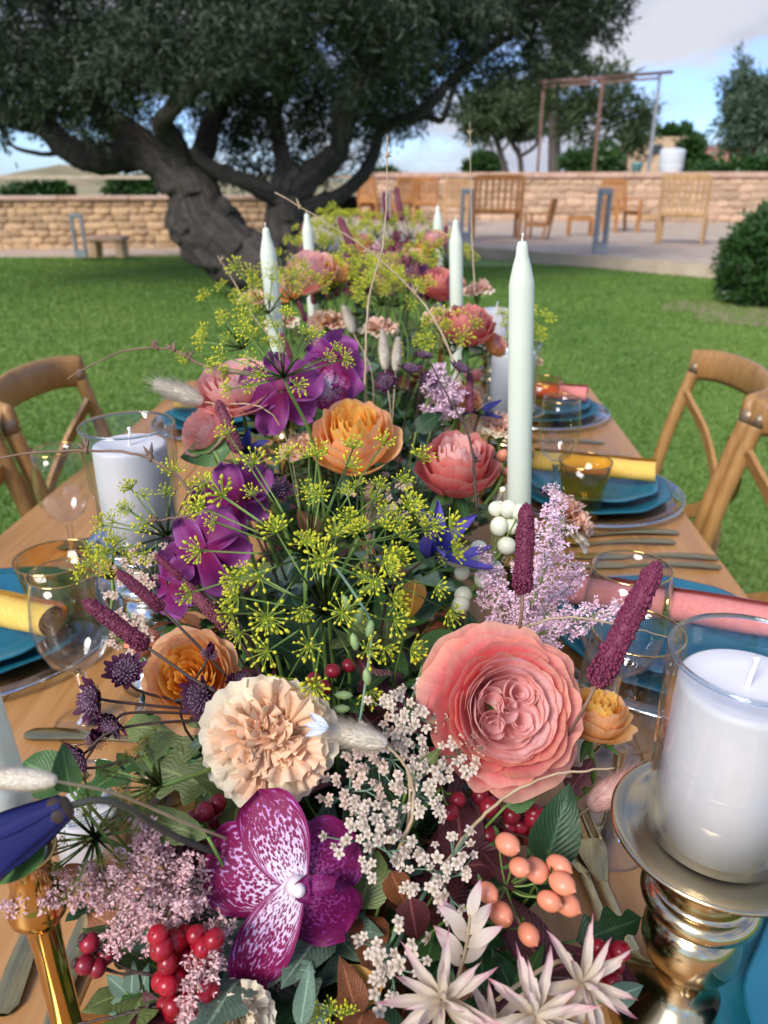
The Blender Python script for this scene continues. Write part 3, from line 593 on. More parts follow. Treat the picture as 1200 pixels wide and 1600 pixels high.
# ------------------------------------------------------------------ cross-back chairs
M_ferr = plain('chair_ferrule', C('857058'), C('a08a70'), 0.45, 8, metal=0.5)
M_cane = plain('woven_seat', C('a58353'), C('c2a06b'), 0.8, 120, bmp=0.5)
def cross_chair(label, x, y, rot):
    t = thing('cross_back_chair', label, 'chair', Matrix.Translation((x, y, 0)) @ Matrix.Rotation(rot, 4, 'Z'), 'cross-back chairs at the table')
    for s in (-1, 1):
        MB().tube(bez([(s * 0.185, 0.235, 0), (s * 0.19, 0.195, 0.25), (s * 0.195, 0.185, 0.46), (s * 0.20, 0.215, 0.68), (s * 0.198, 0.262, 0.872)], 20), [0.0145] * 4 + [0.0155] * 9 + [0.0145] * 8, 10).build('back_post', M_chairw, t)
        MB().tube([(s * 0.198, 0.256, 0.845), (s * 0.198, 0.261, 0.868)], 0.0155, 10).build('ferrule', M_ferr, t)
        MB().tube(bez([(s * 0.20, -0.205, 0), (s * 0.19, -0.19, 0.25), (s * 0.18, -0.175, 0.44)], 8), 0.017, 10).build('leg', M_chairw, t)
        MB().tube([(s * 0.19, 0.2, 0.2), (s * 0.192, -0.19, 0.2)], 0.009, 8).build('stretcher', M_chairw, t)
        # one arm of the cross: bent strip from a post head to the opposite seat corner
        q = bez([(s * 0.185, 0.240, 0.80), (s * 0.125, 0.285, 0.715), (s * 0.01, 0.300 + 0.006 * s, 0.62), (-s * 0.11, 0.270, 0.535), (-s * 0.19, 0.195, 0.475)], 20)
        m = MB(); vs = []
        for i, p in enumerate(q):
            tn = (q[min(i + 1, len(q) - 1)] - q[max(i - 1, 0)]).normalized(); sd_ = tn.cross(Vector((0, 1, 0))).normalized(); nn = sd_.cross(tn)
            for a_, b_ in ((-1, -1), (1, -1), (1, 1), (-1, 1)): vs.append(p + sd_ * 0.0155 * a_ + nn * 0.0045 * b_)
        k = len(q); m.add(vs, [(i * 4 + j, i * 4 + (j + 1) % 4, i * 4 + 4 + (j + 1) % 4, i * 4 + 4 + j) for i in range(k - 1) for j in range(4)]); m.build('cross_strip', M_chairw, t, False)
    q = bez([(-0.205, 0.250, 0.862), (-0.15, 0.302, 0.868), (0, 0.328, 0.872), (0.15, 0.302, 0.868), (0.205, 0.250, 0.862)], 24); vs = []
    for i, p in enumerate(q):
        tn = (q[min(i + 1, len(q) - 1)] - q[max(i - 1, 0)]).normalized(); nn = tn.cross(Vector((0, 0, 1))).normalized()
        for a in range(10): g = 2 * math.pi * a / 10; vs.append(p + Vector((0, 0, 1)) * 0.036 * math.sin(g) + nn * 0.013 * math.cos(g))
    k = len(q); MB().add(vs, [(i * 10 + j, i * 10 + (j + 1) % 10, i * 10 + 10 + (j + 1) % 10, i * 10 + 10 + j) for i in range(k - 1) for j in range(10)] + [tuple(range(9, -1, -1)), tuple(range((k - 1) * 10, k * 10))]).build('top_rail', M_chairw, t)
    se = lambda g, r: 0.10 * abs(math.sin(2 * g)) ** 1.5
    MB().lathe([(0.001, 0.462), (0.185, 0.466), (0.20, 0.462)], 36, (0, 0.0, 0), wave=se).build('seat', M_cane, t)
    MB().lathe([(0.195, 0.468), (0.212, 0.466), (0.218, 0.452), (0.212, 0.436), (0.195, 0.434), (0.193, 0.45), (0.195, 0.468)], 36, (0, 0.0, 0), wave=se).build('seat_ring', M_chairw, t)
    MB().tube([(-0.19, -0.19, 0.26), (0.19, -0.19, 0.26)], 0.009, 8).build('stretcher', M_chairw, t)
    return t
cross_chair('cross-back wooden chair, the farther of two on the right of table', 0.43, 1.60, R(-94))
cross_chair('cross-back wooden chair, the nearer of two, cut by the right edge', 0.425, 1.16, R(-90))
cross_chair('cross-back wooden chair behind the left pillar candle', -0.40, 1.47, R(97))
cross_chair('cross-back wooden chair cut off by the left edge of the picture', -0.385, 1.02, R(92))

# ------------------------------------------------------------------ materials of the table ware
def glaze(name, c1, c2):
    m, n, l, b = new_mat(name); v = coords(n, l, 'Object'); t = noise(n, l, 30, 4, v); vo = n.new('ShaderNodeTexVoronoi'); vo.inputs['Scale'].default_value = 95; l.new(v, vo.inputs['Vector'])
    c = mixc(n, l, 0.5, ramp_of(n, l, t, c1, c2), c1); l.new(c, b.inputs['Base Color']); b.inputs['Roughness'].default_value = 0.36; b.inputs['Coat Weight'].default_value = 0.15; b.inputs['Coat Roughness'].default_value = 0.08
    bump(n, l, b, vo.outputs['Distance'], 0.22, 0.002); return m
M_teal = glaze('teal_glaze_plate', C('145c6c'), C('1d7080')); M_blue = glaze('blue_teal_glaze', C('1c6880'), C('2a7d94'))
M_glass = thinglass('clear_glass', (0.975, 0.98, 0.98, 1), 1.45); M_vase = thinglass('smoky_vase_glass', (0.955, 0.962, 0.97, 1), 1.5); M_amber = thinglass('amber_glass', (0.975, 0.82, 0.45, 1), 1.42); M_sg = solidglass('solid_glass', (0.97, 0.985, 0.99, 1)); M_rimg = solidglass('vase_rim_glass', (0.72, 0.80, 0.86, 1))
M_charg = thinglass('charger_glass', (0.90, 0.915, 0.925, 1), 1.6)
M_gold = plain('polished_gold', C('c8a05e'), C('d8b474'), 0.12, 30, metal=1); M_champ = plain('champagne_metal', C('c9b48c'), C('d8c69f'), 0.17, 30, metal=1)
M_silver = plain('silver_rim', C('c9cac9'), C('dddcd8'), 0.15, 30, metal=1); M_cut = plain('brushed_gold_cutlery', C('b5a06a'), C('c8b685'), 0.28, 60, metal=1, sc3=(1, 10, 10))
def wax_mat(name, c):
    m, n, l, b = new_mat(name); t = noise(n, l, 45, 5, coords(n, l, 'Object')); t2 = noise(n, l, 400, 3, coords(n, l, 'Object'))
    l.new(ramp_of(n, l, t, tuple(x * 0.95 for x in c[:3]) + (1,), c), b.inputs['Base Color']); b.inputs['Roughness'].default_value = 0.5
    bump(n, l, b, t2.outputs['Fac'], 0.07, 0.002); return m
M_wax = wax_mat('white_wax', C('ece8e6')); M_ivory = wax_mat('ivory_wax', C('dde3cf')); M_wick = plain('cotton_wick', C('e9e4da'), C('f4f0e8'), 0.9)
M_nY = plain('yellow_linen', C('e6b950'), C('efc968'), 0.9, 220, bmp=0.3, bdist=0.001); M_nP = plain('pink_linen', C('d98079'), C('e69187'), 0.9, 220, bmp=0.3, bdist=0.001); M_nO = plain('salmon_linen', C('d87f62'), C('e69276'), 0.9, 220, bmp=0.3, bdist=0.001)
seg = 48
def torus(m, r, z, t, n=48): m.lathe([(r + t * math.cos(a), z + t * math.sin(a)) for a in np.linspace(0, 2 * math.pi, 9)], n); return m

def place_setting(tagtxt, x, y, nap_mat, nap_name, rot, ring=True, nap_rot=0, nap_len=0.2, z=TZ, plates=('dinner', 'top'), shift=(0, 0), nap=True):
    ch = thing('charger_plate', 'clear glass charger plate with bright rim, ' + tagtxt, 'plate', Matrix.Translation((x, y, z)), 'glass chargers')
    MB().lathe([(0.001, 0.002), (0.10, 0.002), (0.12, 0.004), (0.152, 0.011), (0.152, 0.014), (0.118, 0.0075), (0.10, 0.006), (0.001, 0.006)], 56).build('disc', M_charg, ch)
    torus(MB(), 0.1525, 0.0125, 0.0022, 56).build('rim', M_silver, ch)
    sc = lambda g, r: (0.018 * math.sin(10 * g) if r > 0.09 else 0)
    dp = thing('dinner_plate', 'scalloped teal dinner plate on the glass charger, ' + tagtxt, 'plate', Matrix.Translation((x, y, z + 0.0075)), 'teal dinner plates')
    MB().lathe([(0.001, 0.001), (0.075, 0.001), (0.085, 0.003), (0.128, 0.015), (0.131, 0.0175), (0.126, 0.0185), (0.09, 0.008), (0.083, 0.006), (0.001, 0.005)], 60, wave=sc).build('plate_body', M_teal, dp)
    if 'top' in plates:
        tp = thing('starter_plate', 'smaller scalloped blue-green plate stacked on top, ' + tagtxt, 'plate', Matrix.Translation((x + shift[0], y + shift[1], z + 0.0215)), 'blue-green starter plates')
        MB().lathe([(0.001, 0.001), (0.062, 0.001), (0.07, 0.003), (0.108, 0.013), (0.111, 0.0155), (0.107, 0.016), (0.076, 0.0075), (0.069, 0.0055), (0.001, 0.0048)], 60, wave=lambda g, r: (0.02 * math.sin(9 * g + 1) if r > 0.08 else 0)).build('plate_body', M_blue, tp)
    if not nap: return
    zt = z + 0.0215 + 0.0165 + 0.019
    nk = thing('napkin', nap_name, 'napkin', Matrix.Translation((x + shift[0], y + shift[1], zt)) @ Matrix.Rotation(nap_rot, 4, 'Z'), 'rolled linen napkins')
    turns = 3.2; ks = 64; Ln = nap_len
    def roll(u, v):
        a = v * turns * 2 * math.pi; r = 0.006 + 0.0155 * v + 0.0006 * math.sin(9 * u + 4 * a)
        wv = 0.004 * (1 - v) * (1 if u > 0 else -1); return Vector((u * Ln / 2 * (1 + 0.012 * math.sin(2 * a)) + 0, r * math.cos(a) * 1.12, r * math.sin(a) * 0.92))
    m = MB().grid(roll, 10, ks); m.build('roll', nap_mat, nk)
    if ring:
        rg = thing('napkin_ring', 'thin gold ring around the ' + nap_name, 'napkin ring', nk.matrix_basis @ Matrix.Translation((-0.01, 0, 0)), 'gold napkin rings')
        m = MB(); pr = [(0.0240 + 0.0012 * math.cos(a), 0.004 * math.sin(a)) for a in np.linspace(0, 2 * math.pi, 9)]
        m.lathe(pr, 28, M=Matrix.Rotation(R(90), 3, 'Y')); m.build('band', M_gold, rg)
def G2(px, py, z=TZ): p = G(px, py, z); return p.x, p.y
xr = 0.372
place_setting('with yellow napkin on the right', xr, 1.24, M_nY, 'rolled yellow napkin on the right side plate', 0, False, R(-14), 0.20)
place_setting('with pink napkin at the far right', xr - 0.02, 1.74, M_nP, 'rolled pink napkin on the far right plate', 0, False, R(-14), 0.20)
place_setting('with pink napkin behind the near pillar candle', xr + 0.005, 0.775, M_nP, 'rolled pink napkin behind the big pillar candle', 0, True, R(-17), 0.24)
place_setting('at the bottom right corner', xr + 0.03, 0.30, M_nO, 'napkin at bottom right', 0, nap=False)
place_setting('with yellow napkin at the left edge', -0.425, 0.755, M_nY, 'rolled yellow napkin on the left edge plate', 0, True, R(-16), 0.23, shift=(0.0, -0.02))
place_setting('behind the left pillar candle', -0.36, 1.62, M_nY, 'rolled yellow napkin behind the left pillar candle', 0, False, R(8), 0.2)
nk = thing('napkin', 'rolled pink napkin sticking out beside the far right candle', 'napkin', Matrix.Translation((0.24, 2.0 - 0.06, TZ + 0.05)) @ Matrix.Rotation(R(12), 4, 'Z') @ Matrix.Rotation(R(-10), 4, 'Y'), 'rolled linen napkins')
MB().grid(lambda u, v: Vector((u * 0.08, (0.004 + 0.014 * v) * math.cos(v * 17), (0.004 + 0.014 * v) * math.sin(v * 17))), 6, 48).build('roll', M_nP, nk)

# ------------------------------------------------------------------ glasses
def wine_glass(label, px, py, h=0.19, rb=0.037, rr=0.031, rim=True, mat=None):
    x, y = G2(px, py); t = thing('wine_glass', label, 'glass', Matrix.Translation((x, y, TZ)), 'stemmed wine glasses'); k = h / 0.19; w_ = 0.0011
    outer = [(rr, h), (rr + (rb - rr) * 0.5, h - 0.022), (rb, h - 0.05), (rb * 0.95, h - 0.07), (rb * 0.72, h - 0.09), (rb * 0.35, h - 0.102), (0.006, h - 0.108)]
    inner = [(max(r - w_, 0.001), z + (0.0008 if i else 0)) for i, (r, z) in enumerate(outer[:-1])] + [(0.001, h - 0.1015)]
    MB().lathe(inner[::-1] + outer, 40).build('bowl', mat or M_glass, t)
    MB().lathe([(0.006, h - 0.108), (0.0045, h - 0.12), (0.004, 0.04), (0.0055, 0.015), (0.012, 0.006)], 16).build('stem', M_sg, t)
    MB().lathe([(0.012, 0.006), (0.026, 0.0032), (0.034, 0.0018), (0.0345, 0.0008), (0.03, 0.0005), (0.001, 0.0005)], 40).build('foot', M_glass, t)
    if rim: torus(MB(), rr - 0.0004, h, 0.0008, 40).build('rim', M_gold, t)
    return t
wine_glass('engraved wine glass left of the dark purple flowers', 140, 1130, 0.170, 0.036, 0.030)
wine_glass('wine glass just left of the big pillar candle, nearer one', 948, 1310, 0.200, 0.038, 0.033)
wine_glass('gold rimmed wine glass behind the lilac plume on the right', 945, 1180, 0.200, 0.038, 0.033)
wine_glass('wine glass between the tall candle and the amber tumbler', 862, 792, 0.185, 0.034, 0.029)
wine_glass('wine glass beside the left pillar candle', 118, 880, 0.17, 0.036, 0.031)
def tumbler(label, px, py, h=0.10, rb=0.030, rr=0.041, mat=None):
    x, y = G2(px, py); t = thing('tumbler', label, 'glass', Matrix.Translation((x, y, TZ)), 'amber tumblers'); w_ = 0.0015
    MB().lathe([(0.001, 0.007), (rb - 0.003, 0.0075), (rb + (rr - rb) * 0.35 - w_, h * 0.55), (rr - w_, h), (rr, h), (rb + (rr - rb) * 0.35, h * 0.55), (rb, 0.004), (rb - 0.003, 0.0005), (0.001, 0.0005)], 40, wave=lambda g, r: 0.012 * math.sin(14 * g)).build('body', M_amber, t)
    torus(MB(), rr, h, 0.001, 40).build('rim', M_gold, t)
tumbler('amber tumbler beside the yellow napkin on the right', 905, 812)
tumbler('amber tumbler at the far right beside pink napkin', 843, 662)
tumbler('amber tumbler behind the wine glass on the left', 112, 1000, 0.11, 0.031, 0.045)

# ------------------------------------------------------------------ cutlery
def cutlery(kind, label, a, b, z=TZ + 0.001):
    """a handle end, b tip, photo pixels on the table"""
    A_, B2 = G(*a, z), G(*b, z); d = B2 - A_; Ln = 0.205; 
    M = Matrix.Translation((A_.x, A_.y, z)) @ Matrix.Rotation(math.atan2(d.y, d.x), 4, 'Z')
    t = thing(kind, label, kind, M, 'brushed gold cutlery')
    def strip(prof, th, bend=lambda x: 0, dish=0.0):
        vs = []; n_ = 6
        for x, w in prof:
            for k in range(n_ + 1):
                u = -1 + 2 * k / n_; vs.append((x, u * w, bend(x) + th / 2 * (1 - 0.75 * u * u) + dish * (u * u) * (w / 0.02)))
        for x, w in prof:
            for k in range(n_ + 1):
                u = -1 + 2 * k / n_; vs.append((x, u * w, bend(x) - th / 2 * (1 - 0.75 * u * u) + dish * (u * u) * (w / 0.02)))
        m_ = len(prof); W = n_ + 1; o = m_ * W; fs = []
        for i in range(m_ - 1):
            for k in range(n_): fs += [(i * W + k, (i + 1) * W + k, (i + 1) * W + k + 1, i * W + k + 1), (o + i * W + k, o + i * W + k + 1, o + (i + 1) * W + k + 1, o + (i + 1) * W + k)]
        return MB().add(vs, fs)
    strip([(0, 0.0035), (0.006, 0.0085), (0.03, 0.0088), (0.07, 0.0058), (0.105, 0.0036), (0.13, 0.0042)], 0.0034, lambda x: 0.0025 + 0.004 * math.sin(x / 0.13 * math.pi)).build('handle', M_cut, t)
    bd = lambda x: 0.003 + 0.006 * math.sin((x - 0.13) / 0.075 * math.pi)
    if kind == 'fork':
        strip([(0.13, 0.0042), (0.142, 0.0085), (0.155, 0.0118), (0.166, 0.012)], 0.0025, bd).build('neck', M_cut, t)
        for k in range(4):
            yy = -0.0103 + k * 0.00687; MB().tube([(0.165, yy, bd(0.165)), (0.185, yy, bd(0.185)), (0.204, yy, bd(0.204) + 0.003)], [0.0016, 0.0014, 0.0008], 6).build('tine', M_cut, t)
    elif kind == 'spoon':
        strip([(0.13, 0.0042), (0.14, 0.009), (0.152, 0.0172), (0.168, 0.0205), (0.184, 0.0195), (0.197, 0.0135), (0.205, 0.004)], 0.002, lambda x: 0.003, 0.006).build('spoon_bowl', M_cut, t)
    else:
        strip([(0.13, 0.0042), (0.138, 0.0078), (0.17, 0.0098), (0.2, 0.0092), (0.215, 0.005), (0.222, 0.001)], 0.0016, lambda x: 0.003).build('blade', M_cut, t)
cutlery('fork', 'fork farther from viewer between yellow and pink plates, right', (1060, 834), (930, 838)); cutlery('fork', 'second fork between the yellow and near pink plates, right', (1054, 849), (925, 852))
cutlery('knife', 'knife with handle at the right table edge behind near blue plate', (1122, 874), (980, 872)); cutlery('knife', 'second knife closest to the near blue plate on the right', (1126, 888), (975, 886))
cutlery('fork', 'fork before the far pink napkin plate', (944, 693), (860, 691)); cutlery('knife', 'knife in front of the far pink napkin plate', (984, 716), (890, 713))
cutlery('spoon', 'large spoon lying right of the coral berries', (1010, 1640), (905, 1350)); cutlery('fork', 'fork lying beside the spoon left of gold candle stand', (1050, 1660), (955, 1420))
cutlery('fork', 'fork left of the gold candlestick at bottom left', (5, 1590), (75, 1400)); cutlery('spoon', 'spoon at the foot of the gold candlestick, bottom left', (150, 1420), (70, 1640)); cutlery('knife', 'knife in front of the left yellow napkin plate', (40, 1150), (190, 1160))
cutlery('fork', 'fork beyond the tumbler on the left side of table', (90, 858), (180, 854)); cutlery('knife', 'knife at far left beside the pillar candle foot', (100, 851), (200, 846))

# ------------------------------------------------------------------ candles
def wick(parent, z, h=0.018, sc=1.0):
    MB().tube(bez([(0, 0, z - 0.004), (0.0006, 0, z + h * 0.4), (0.002, 0.0005, z + h * 0.75), (0.0015, 0, z + h)], 8), [0.0011 * sc] * 5 + [0.0014 * sc] * 3 + [0.0009 * sc], 6).build('wick', M_wick, parent)
def stick_profile(h): return [(0.001, 0), (0.038, 0), (0.040, 0.003), (0.030, 0.010), (0.012, 0.018), (0.0085, 0.035), (0.0085, h - 0.06), (0.011, h - 0.05), (0.0175, h - 0.045), (0.019, h - 0.042), (0.0165, h - 0.038), (0.013, h - 0.032), (0.0135, h - 0.012), (0.0175, h), (0.0165, h + 0.001), (0.0118, h - 0.001), (0.0115, h - 0.02), (0.001, h - 0.02)]
def taper(label, slabel, px, py, Z, length=0.25, r=0.011, lean=(0, 0)):
    top = P(px, py, Z); ax = Vector((lean[0], lean[1], 1)).normalized(); b0 = top - ax * length
    hs = b0.z - TZ + 0.018
    st = thing('candlestick', slabel, 'candlestick', frame(Vector((b0.x, b0.y, TZ + 0.0005)), (0, 0, 1)), 'gold candlesticks')
    sh_ = Matrix.Identity(4); 
    MB().lathe(stick_profile(hs), 28).build('stem', M_gold, st)
    c = thing('taper_candle', label, 'candle', frame(b0, ax), 'ivory taper candles')
    ll = length
    MB().lathe([(0.001, 0), (r * 0.92, 0), (r, 0.004), (r * 0.985, ll * 0.5), (r * 0.96, ll - 0.034), (r * 0.90, ll - 0.030), (r * 0.66, ll - 0.018), (r * 0.48, ll - 0.011), (r * 0.42, ll - 0.004), (r * 0.30, ll), (0.001, ll)], 28).build('wax', M_ivory, c)
    wick(c, ll, 0.006, 0.8)
taper('tall ivory taper candle, nearest and largest on the right', 'gold candlestick under the tall right taper, buried in flowers', 816, 377, 0.63, 0.27, 0.0111, (-0.058, 0))
taper('ivory taper candle behind the coral rose, second on the right', 'gold candlestick behind the coral rose', 712, 344, 1.20, 0.27, 0.0111, (-0.048, 0))
taper('farthest ivory taper candle on the right, near the small rose', 'gold candlestick farthest right among flowers', 684, 322, 1.62, 0.27, 0.0108, (-0.045, 0))
taper('ivory taper candle left of the flowers in front of olive trunk', 'gold candlestick on the left side in front of olive trunk', 415, 356, 1.0, 0.26, 0.0111, (-0.045, 0))
taper('farthest ivory taper on the left, in front of olive tree', 'gold candlestick farthest left among flowers', 479, 334, 1.45, 0.26, 0.0111, (-0.035, 0))
# near-left candle on the belled gold candlestick, cut by the frame
bp = P(38, 1330, 0.395); st = thing('candlestick', 'polished gold candlestick with belled cup at the bottom left', 'candlestick', Matrix.Translation((bp.x, bp.y, TZ)), 'gold candlesticks')
hh = bp.z - TZ
MB().lathe([(0.001, 0.0005), (0.036, 0.0005), (0.037, 0.004), (0.024, 0.012), (0.011, 0.022), (0.0082, 0.04), (0.0078, hh - 0.070), (0.0090, hh - 0.052), (0.0110, hh - 0.046), (0.0150, hh - 0.042), (0.0155, hh - 0.037), (0.0135, hh - 0.031), (0.0112, hh - 0.024), (0.0108, hh - 0.014), (0.0125, hh - 0.004), (0.0160, hh), (0.0150, hh + 0.001), (0.0116, hh - 0.003), (0.001, hh - 0.012)], 36).build('stem', M_gold, st)
c = thing('taper_candle', 'ivory taper candle cut by the left edge at lower left', 'candle', frame(bp + Vector((0, 0, -0.010)), (-0.055, 0.0, 1)), 'ivory taper candles')
MB().lathe([(0.001, 0), (0.0108, 0), (0.0112, 0.004), (0.0108, 0.21), (0.0095, 0.225), (0.005, 0.238), (0.003, 0.246), (0.001, 0.246)], 28).build('wax', M_ivory, c); wick(c, 0.246, 0.006, 0.8)

def pillar(tagtxt, base, hc=0.10, rc=0.035, glass=True, rg=(0.040, 0.0445), hg=0.122, rp=0.063, metal=None, foot=True):
    hs = base.z - TZ; metal = metal or M_champ
    if foot:
        st = thing('candle_stand', 'gold metal candle stand with round plate, ' + tagtxt, 'candle stand', Matrix.Translation((base.x, base.y, TZ)), 'pillar candle stands')
        zt = hs
        MB().lathe([(0.001, zt - 0.0015), (rp * 0.78, zt - 0.0015), (rp * 0.82, zt - 0.0005), (rp * 0.97, zt + 0.001), (rp, zt + 0.0005), (rp, zt - 0.0015), (rp * 0.8, zt - 0.0045), (0.02, zt - 0.006), (0.001, zt - 0.006)], 64).build('plate', metal, st)
        k = min(1.0, hs / 0.16)
        def bead(r, rc_, zc, hgt, n_=9): return [(r + rc_ * math.sin(a), zt - k * (zc - hgt * math.cos(a))) for a in np.linspace(0.12, math.pi - 0.12, n_)]
        pf = [(0.019, zt - 0.006), (0.0205, zt - 0.011 * k)] + bead(0.0235, 0.0090, 0.0215, 0.0075) + [(0.0245, zt - 0.0300 * k), (0.0262, zt - 0.0440 * k)] + bead(0.0245, 0.0100, 0.0530, 0.0080) + [(0.0205, zt - 0.0625 * k), (0.0200, zt - 0.067 * k)] + \
             bead(0.0195, 0.0095, 0.0880, 0.0190, 11) + [(0.0195, zt - 0.109 * k), (0.0165, zt - 0.114 * k), (0.0165, zt - 0.124 * k), (0.022, zt - 0.134 * k), (0.036, zt - 0.146 * k), (0.042, max(0.004, zt - 0.154 * k)), (0.042, 0.0005), (0.001, 0.0005)]
        MB().lathe(pf, 48).build('pedestal', metal, st)
    c = thing('pillar_candle', 'white pillar candle, ' + tagtxt, 'candle', Matrix.Translation((base.x, base.y, base.z + 0.0005)), 'white pillar candles')
    MB().lathe([(0.001, 0), (rc - 0.002, 0), (rc, 0.002), (rc * 1.002, hc * 0.5), (rc, hc - 0.004), (rc - 0.0008, hc - 0.0012), (rc - 0.003, hc), (rc * 0.6, hc - 0.0012), (0.005, hc - 0.002), (0.001, hc - 0.002)], 56).build('wax', M_wax, c)
    wick(c, hc - 0.002, 0.018, 1.25)
    if glass:
        gv = thing('glass_chimney', 'clear glass cylinder around the pillar candle, ' + tagtxt, 'vase', Matrix.Translation((base.x, base.y, base.z + 0.001)), 'glass candle cylinders')
        r0, r1 = rg; w_ = 0.0026
        MB().lathe([(r0 - w_, 0.0), (r1 - w_, hg - 0.0008), (r1 - w_ * 0.7, hg), (r1 - w_ * 0.3, hg), (r1, hg - 0.0008), (r0, 0.0), (r0 - w_, 0.0)], 64).build('wall', M_vase, gv)
        torus(MB(), r1 - w_ / 2, hg, 0.0014, 64).build('rim', M_rimg, gv)
pillar('largest one at the right edge', P(1118, 1292, 0.437), 0.098, 0.0345, True, (0.0390, 0.0420), 0.114, 0.0575)
pillar('left side in front of the chair', P(222, 838, 0.775), 0.098, 0.0345, True, (0.039, 0.045), 0.116, 0.052, M_silver)
pillar('right side behind the tall taper', P(797, 640, 1.24), 0.095, 0.034, True, (0.039, 0.042), 0.105, 0.055)
pillar('farthest right beyond the coral rose', P(772, 545, 1.78), 0.09, 0.032, False, foot=True)
q = G(150, 1345, TZ); pillar('short one low on the table at left', Vector((q.x, q.y, TZ + 0.006)), 0.05, 0.025, True, (0.031, 0.035), 0.065, foot=False)
for k, (px, py) in enumerate(((262, 1150), (268, 1235))):
    q = G(px, py, TZ); t = thing('tealight_holder', ('small silver ball-shaped candle holder beneath the left orange rose', 'silver ball-shaped holder left of the carnation, nearer one')[k], 'candle holder', Matrix.Translation((q.x, q.y, TZ)))
    MB().lathe([(0.001, 0.0005), (0.02, 0.0005), (0.022, 0.003), (0.012, 0.01), (0.02, 0.016), (0.027, 0.027), (0.026, 0.04), (0.02, 0.047), (0.022, 0.05), (0.018, 0.05), (0.015, 0.04), (0.001, 0.038)], 32).build('body', M_silver, t)
# ------------------------------------------------------------------ flower materials
PM = {}
def pm(key, *a, **k): PM[key] = petal(key, *a, **k)
pm('pink_outer', [(0.0, C('f6c4a0')), (0.35, C('f88f8e')), (0.8, C('f99c9a')), (1.0, C('f7b89e'))], trans=0.46)
pm('pink_inner', [(0.0, C('fcd0bc')), (0.5, C('fdc8c6')), (0.85, C('ffe2df')), (1.0, C('fac8bc'))], trans=0.46)
pm('orange_outer', [(0.0, C('ffba44')), (0.5, C('ffc470')), (0.9, C('ffd096')), (1.0, C('fcc49a'))], trans=0.42)
pm('orange_inner', [(0.0, C('ffb22a')), (0.5, C('ffc440')), (1.0, C('ffd678'))], trans=0.42)
pm('coral_outer', [(0.0, C('d99a68')), (0.35, C('e27470')), (0.8, C('e57e78')), (1.0, C('eba496'))], trans=0.42)
pm('coral_inner', [(0.0, C('eaa08a')), (0.6, C('f2b4a8')), (1.0, C('f7d0c6'))], trans=0.42)
pm('blush_outer', [(0.0, C('ebb496')), (0.4, C('f0a596')), (1.0, C('f5c2ba'))], trans=0.42)
pm('carn_outer', [(0.0, C('e6d496')), (0.5, C('f3e0b8')), (1.0, C('f6e8cc'))], vein=0.07)
pm('carn_inner', [(0.0, C('f3bd88')), (0.55, C('f5c69c')), (1.0, C('f8d6b4'))], vein=0.07)
pm('carn_pink', [(0.0, C('e0a584')), (0.55, C('ecb69c')), (1.0, C('f2cab2'))], vein=0.07)
pm('orchid_spot', [(0.0, C('efe4f2')), (0.30, C('ecd6ec')), (0.74, C('d79cd6')), (1.0, C('9a3fa4'))], speck=(None, C('86114e'), 0.20), vein=0.05, trans=0.2)
pm('orchid_dark', [(0.0, C('c27ab4')), (0.4, C('a8448e')), (1.0, C('8a3a94'))], speck=(None, C('720f4e'), 0.19), vein=0.08, trans=0.2)
pm('orchid_violet', [(0.0, C('82184f')), (0.5, C('7d1d66')), (1.0, C('9c5696'))], vein=0.24, trans=0.22)
pm('clematis', [(0.0, C('5a50a8')), (0.5, C('4a46a0')), (1.0, C('6c5cb4'))], vein=0.2, trans=0.15)
pm('clematis_dark', [(0.0, C('2a2a62')), (0.5, C('262a66')), (1.0, C('35357c'))], vein=0.2, trans=0.1)
pm('astrantia', [(0.0, C('4a1f38')), (0.6, C('3d1630')), (1.0, C('5a2a48'))], vein=0.2, trans=0.1)
pm('dill', [(0.0, C('98b048')), (0.45, C('bccb42')), (0.8, C('d8d43a')), (1.0, C('e2da48'))], vein=0.0, trans=0.12)
pm('dill_old', [(0.0, C('6c7a34')), (0.5, C('8c8a38')), (1.0, C('8a8440'))], vein=0.0, trans=0.1)
pm('white_star', [(0.0, C('d2c0a4')), (0.55, C('dccdbc')), (0.85, C('dfbdba')), (1.0, C('cf8394'))], vein=0.06, trans=0.25, rough=0.7)
pm('yarrow', [(0.0, C('8a8264')), (0.3, C('cdb9a4')), (1.0, C('e4d3c2'))], vein=0.02, trans=0.12)
pm('yarrow_pink', [(0.0, C('9a8f70')), (0.3, C('d2b4a0')), (1.0, C('ddc2b2'))], vein=0.02, trans=0.12)
pm('white_petal', [(0.0, C('d9e0ea')), (1.0, C('eef0f6'))], trans=0.25)
M_stem = plain('green_stem', C('5b7a35'), C('7a9446'), 0.5, 40); M_dstem = plain('dark_stem', C('3a2c26'), C('56413a'), 0.6, 40); M_gstem = plain('blue_green_stem', C('6c8c74'), C('87a287'), 0.5, 40)
M_straw = plain('straw_stem', C('a58d6c'), C('c4ae8d'), 0.7, 40); M_twig = plain('brown_twig', C('6e5344'), C('8d6f5b'), 0.7, 60, bmp=0.3)
M_sang = plain('burgundy_florets', C('5c1732'), C('82304f'), 0.65, 160, rnd=0.1); M_sang2 = plain('dusky_florets', C('6d3040'), C('8c4a58'), 0.7, 160, rnd=0.1)
M_ast = plain('lilac_florets', C('dfb2c4'), C('f0d4de'), 0.7, 120, rnd=0.05); M_ast2 = plain('dusty_pink_florets', C('c9969a'), C('e4c0bc'), 0.7, 120, rnd=0.05)
M_red = plain('red_berry', C('8a0f1e'), C('b01a2c'), 0.27, 130, rnd=0.25, tip=C('3a1a14')); M_dred = plain('dark_red_berry', C('7d1526'), C('9c2436'), 0.3, 60, rnd=0.2)
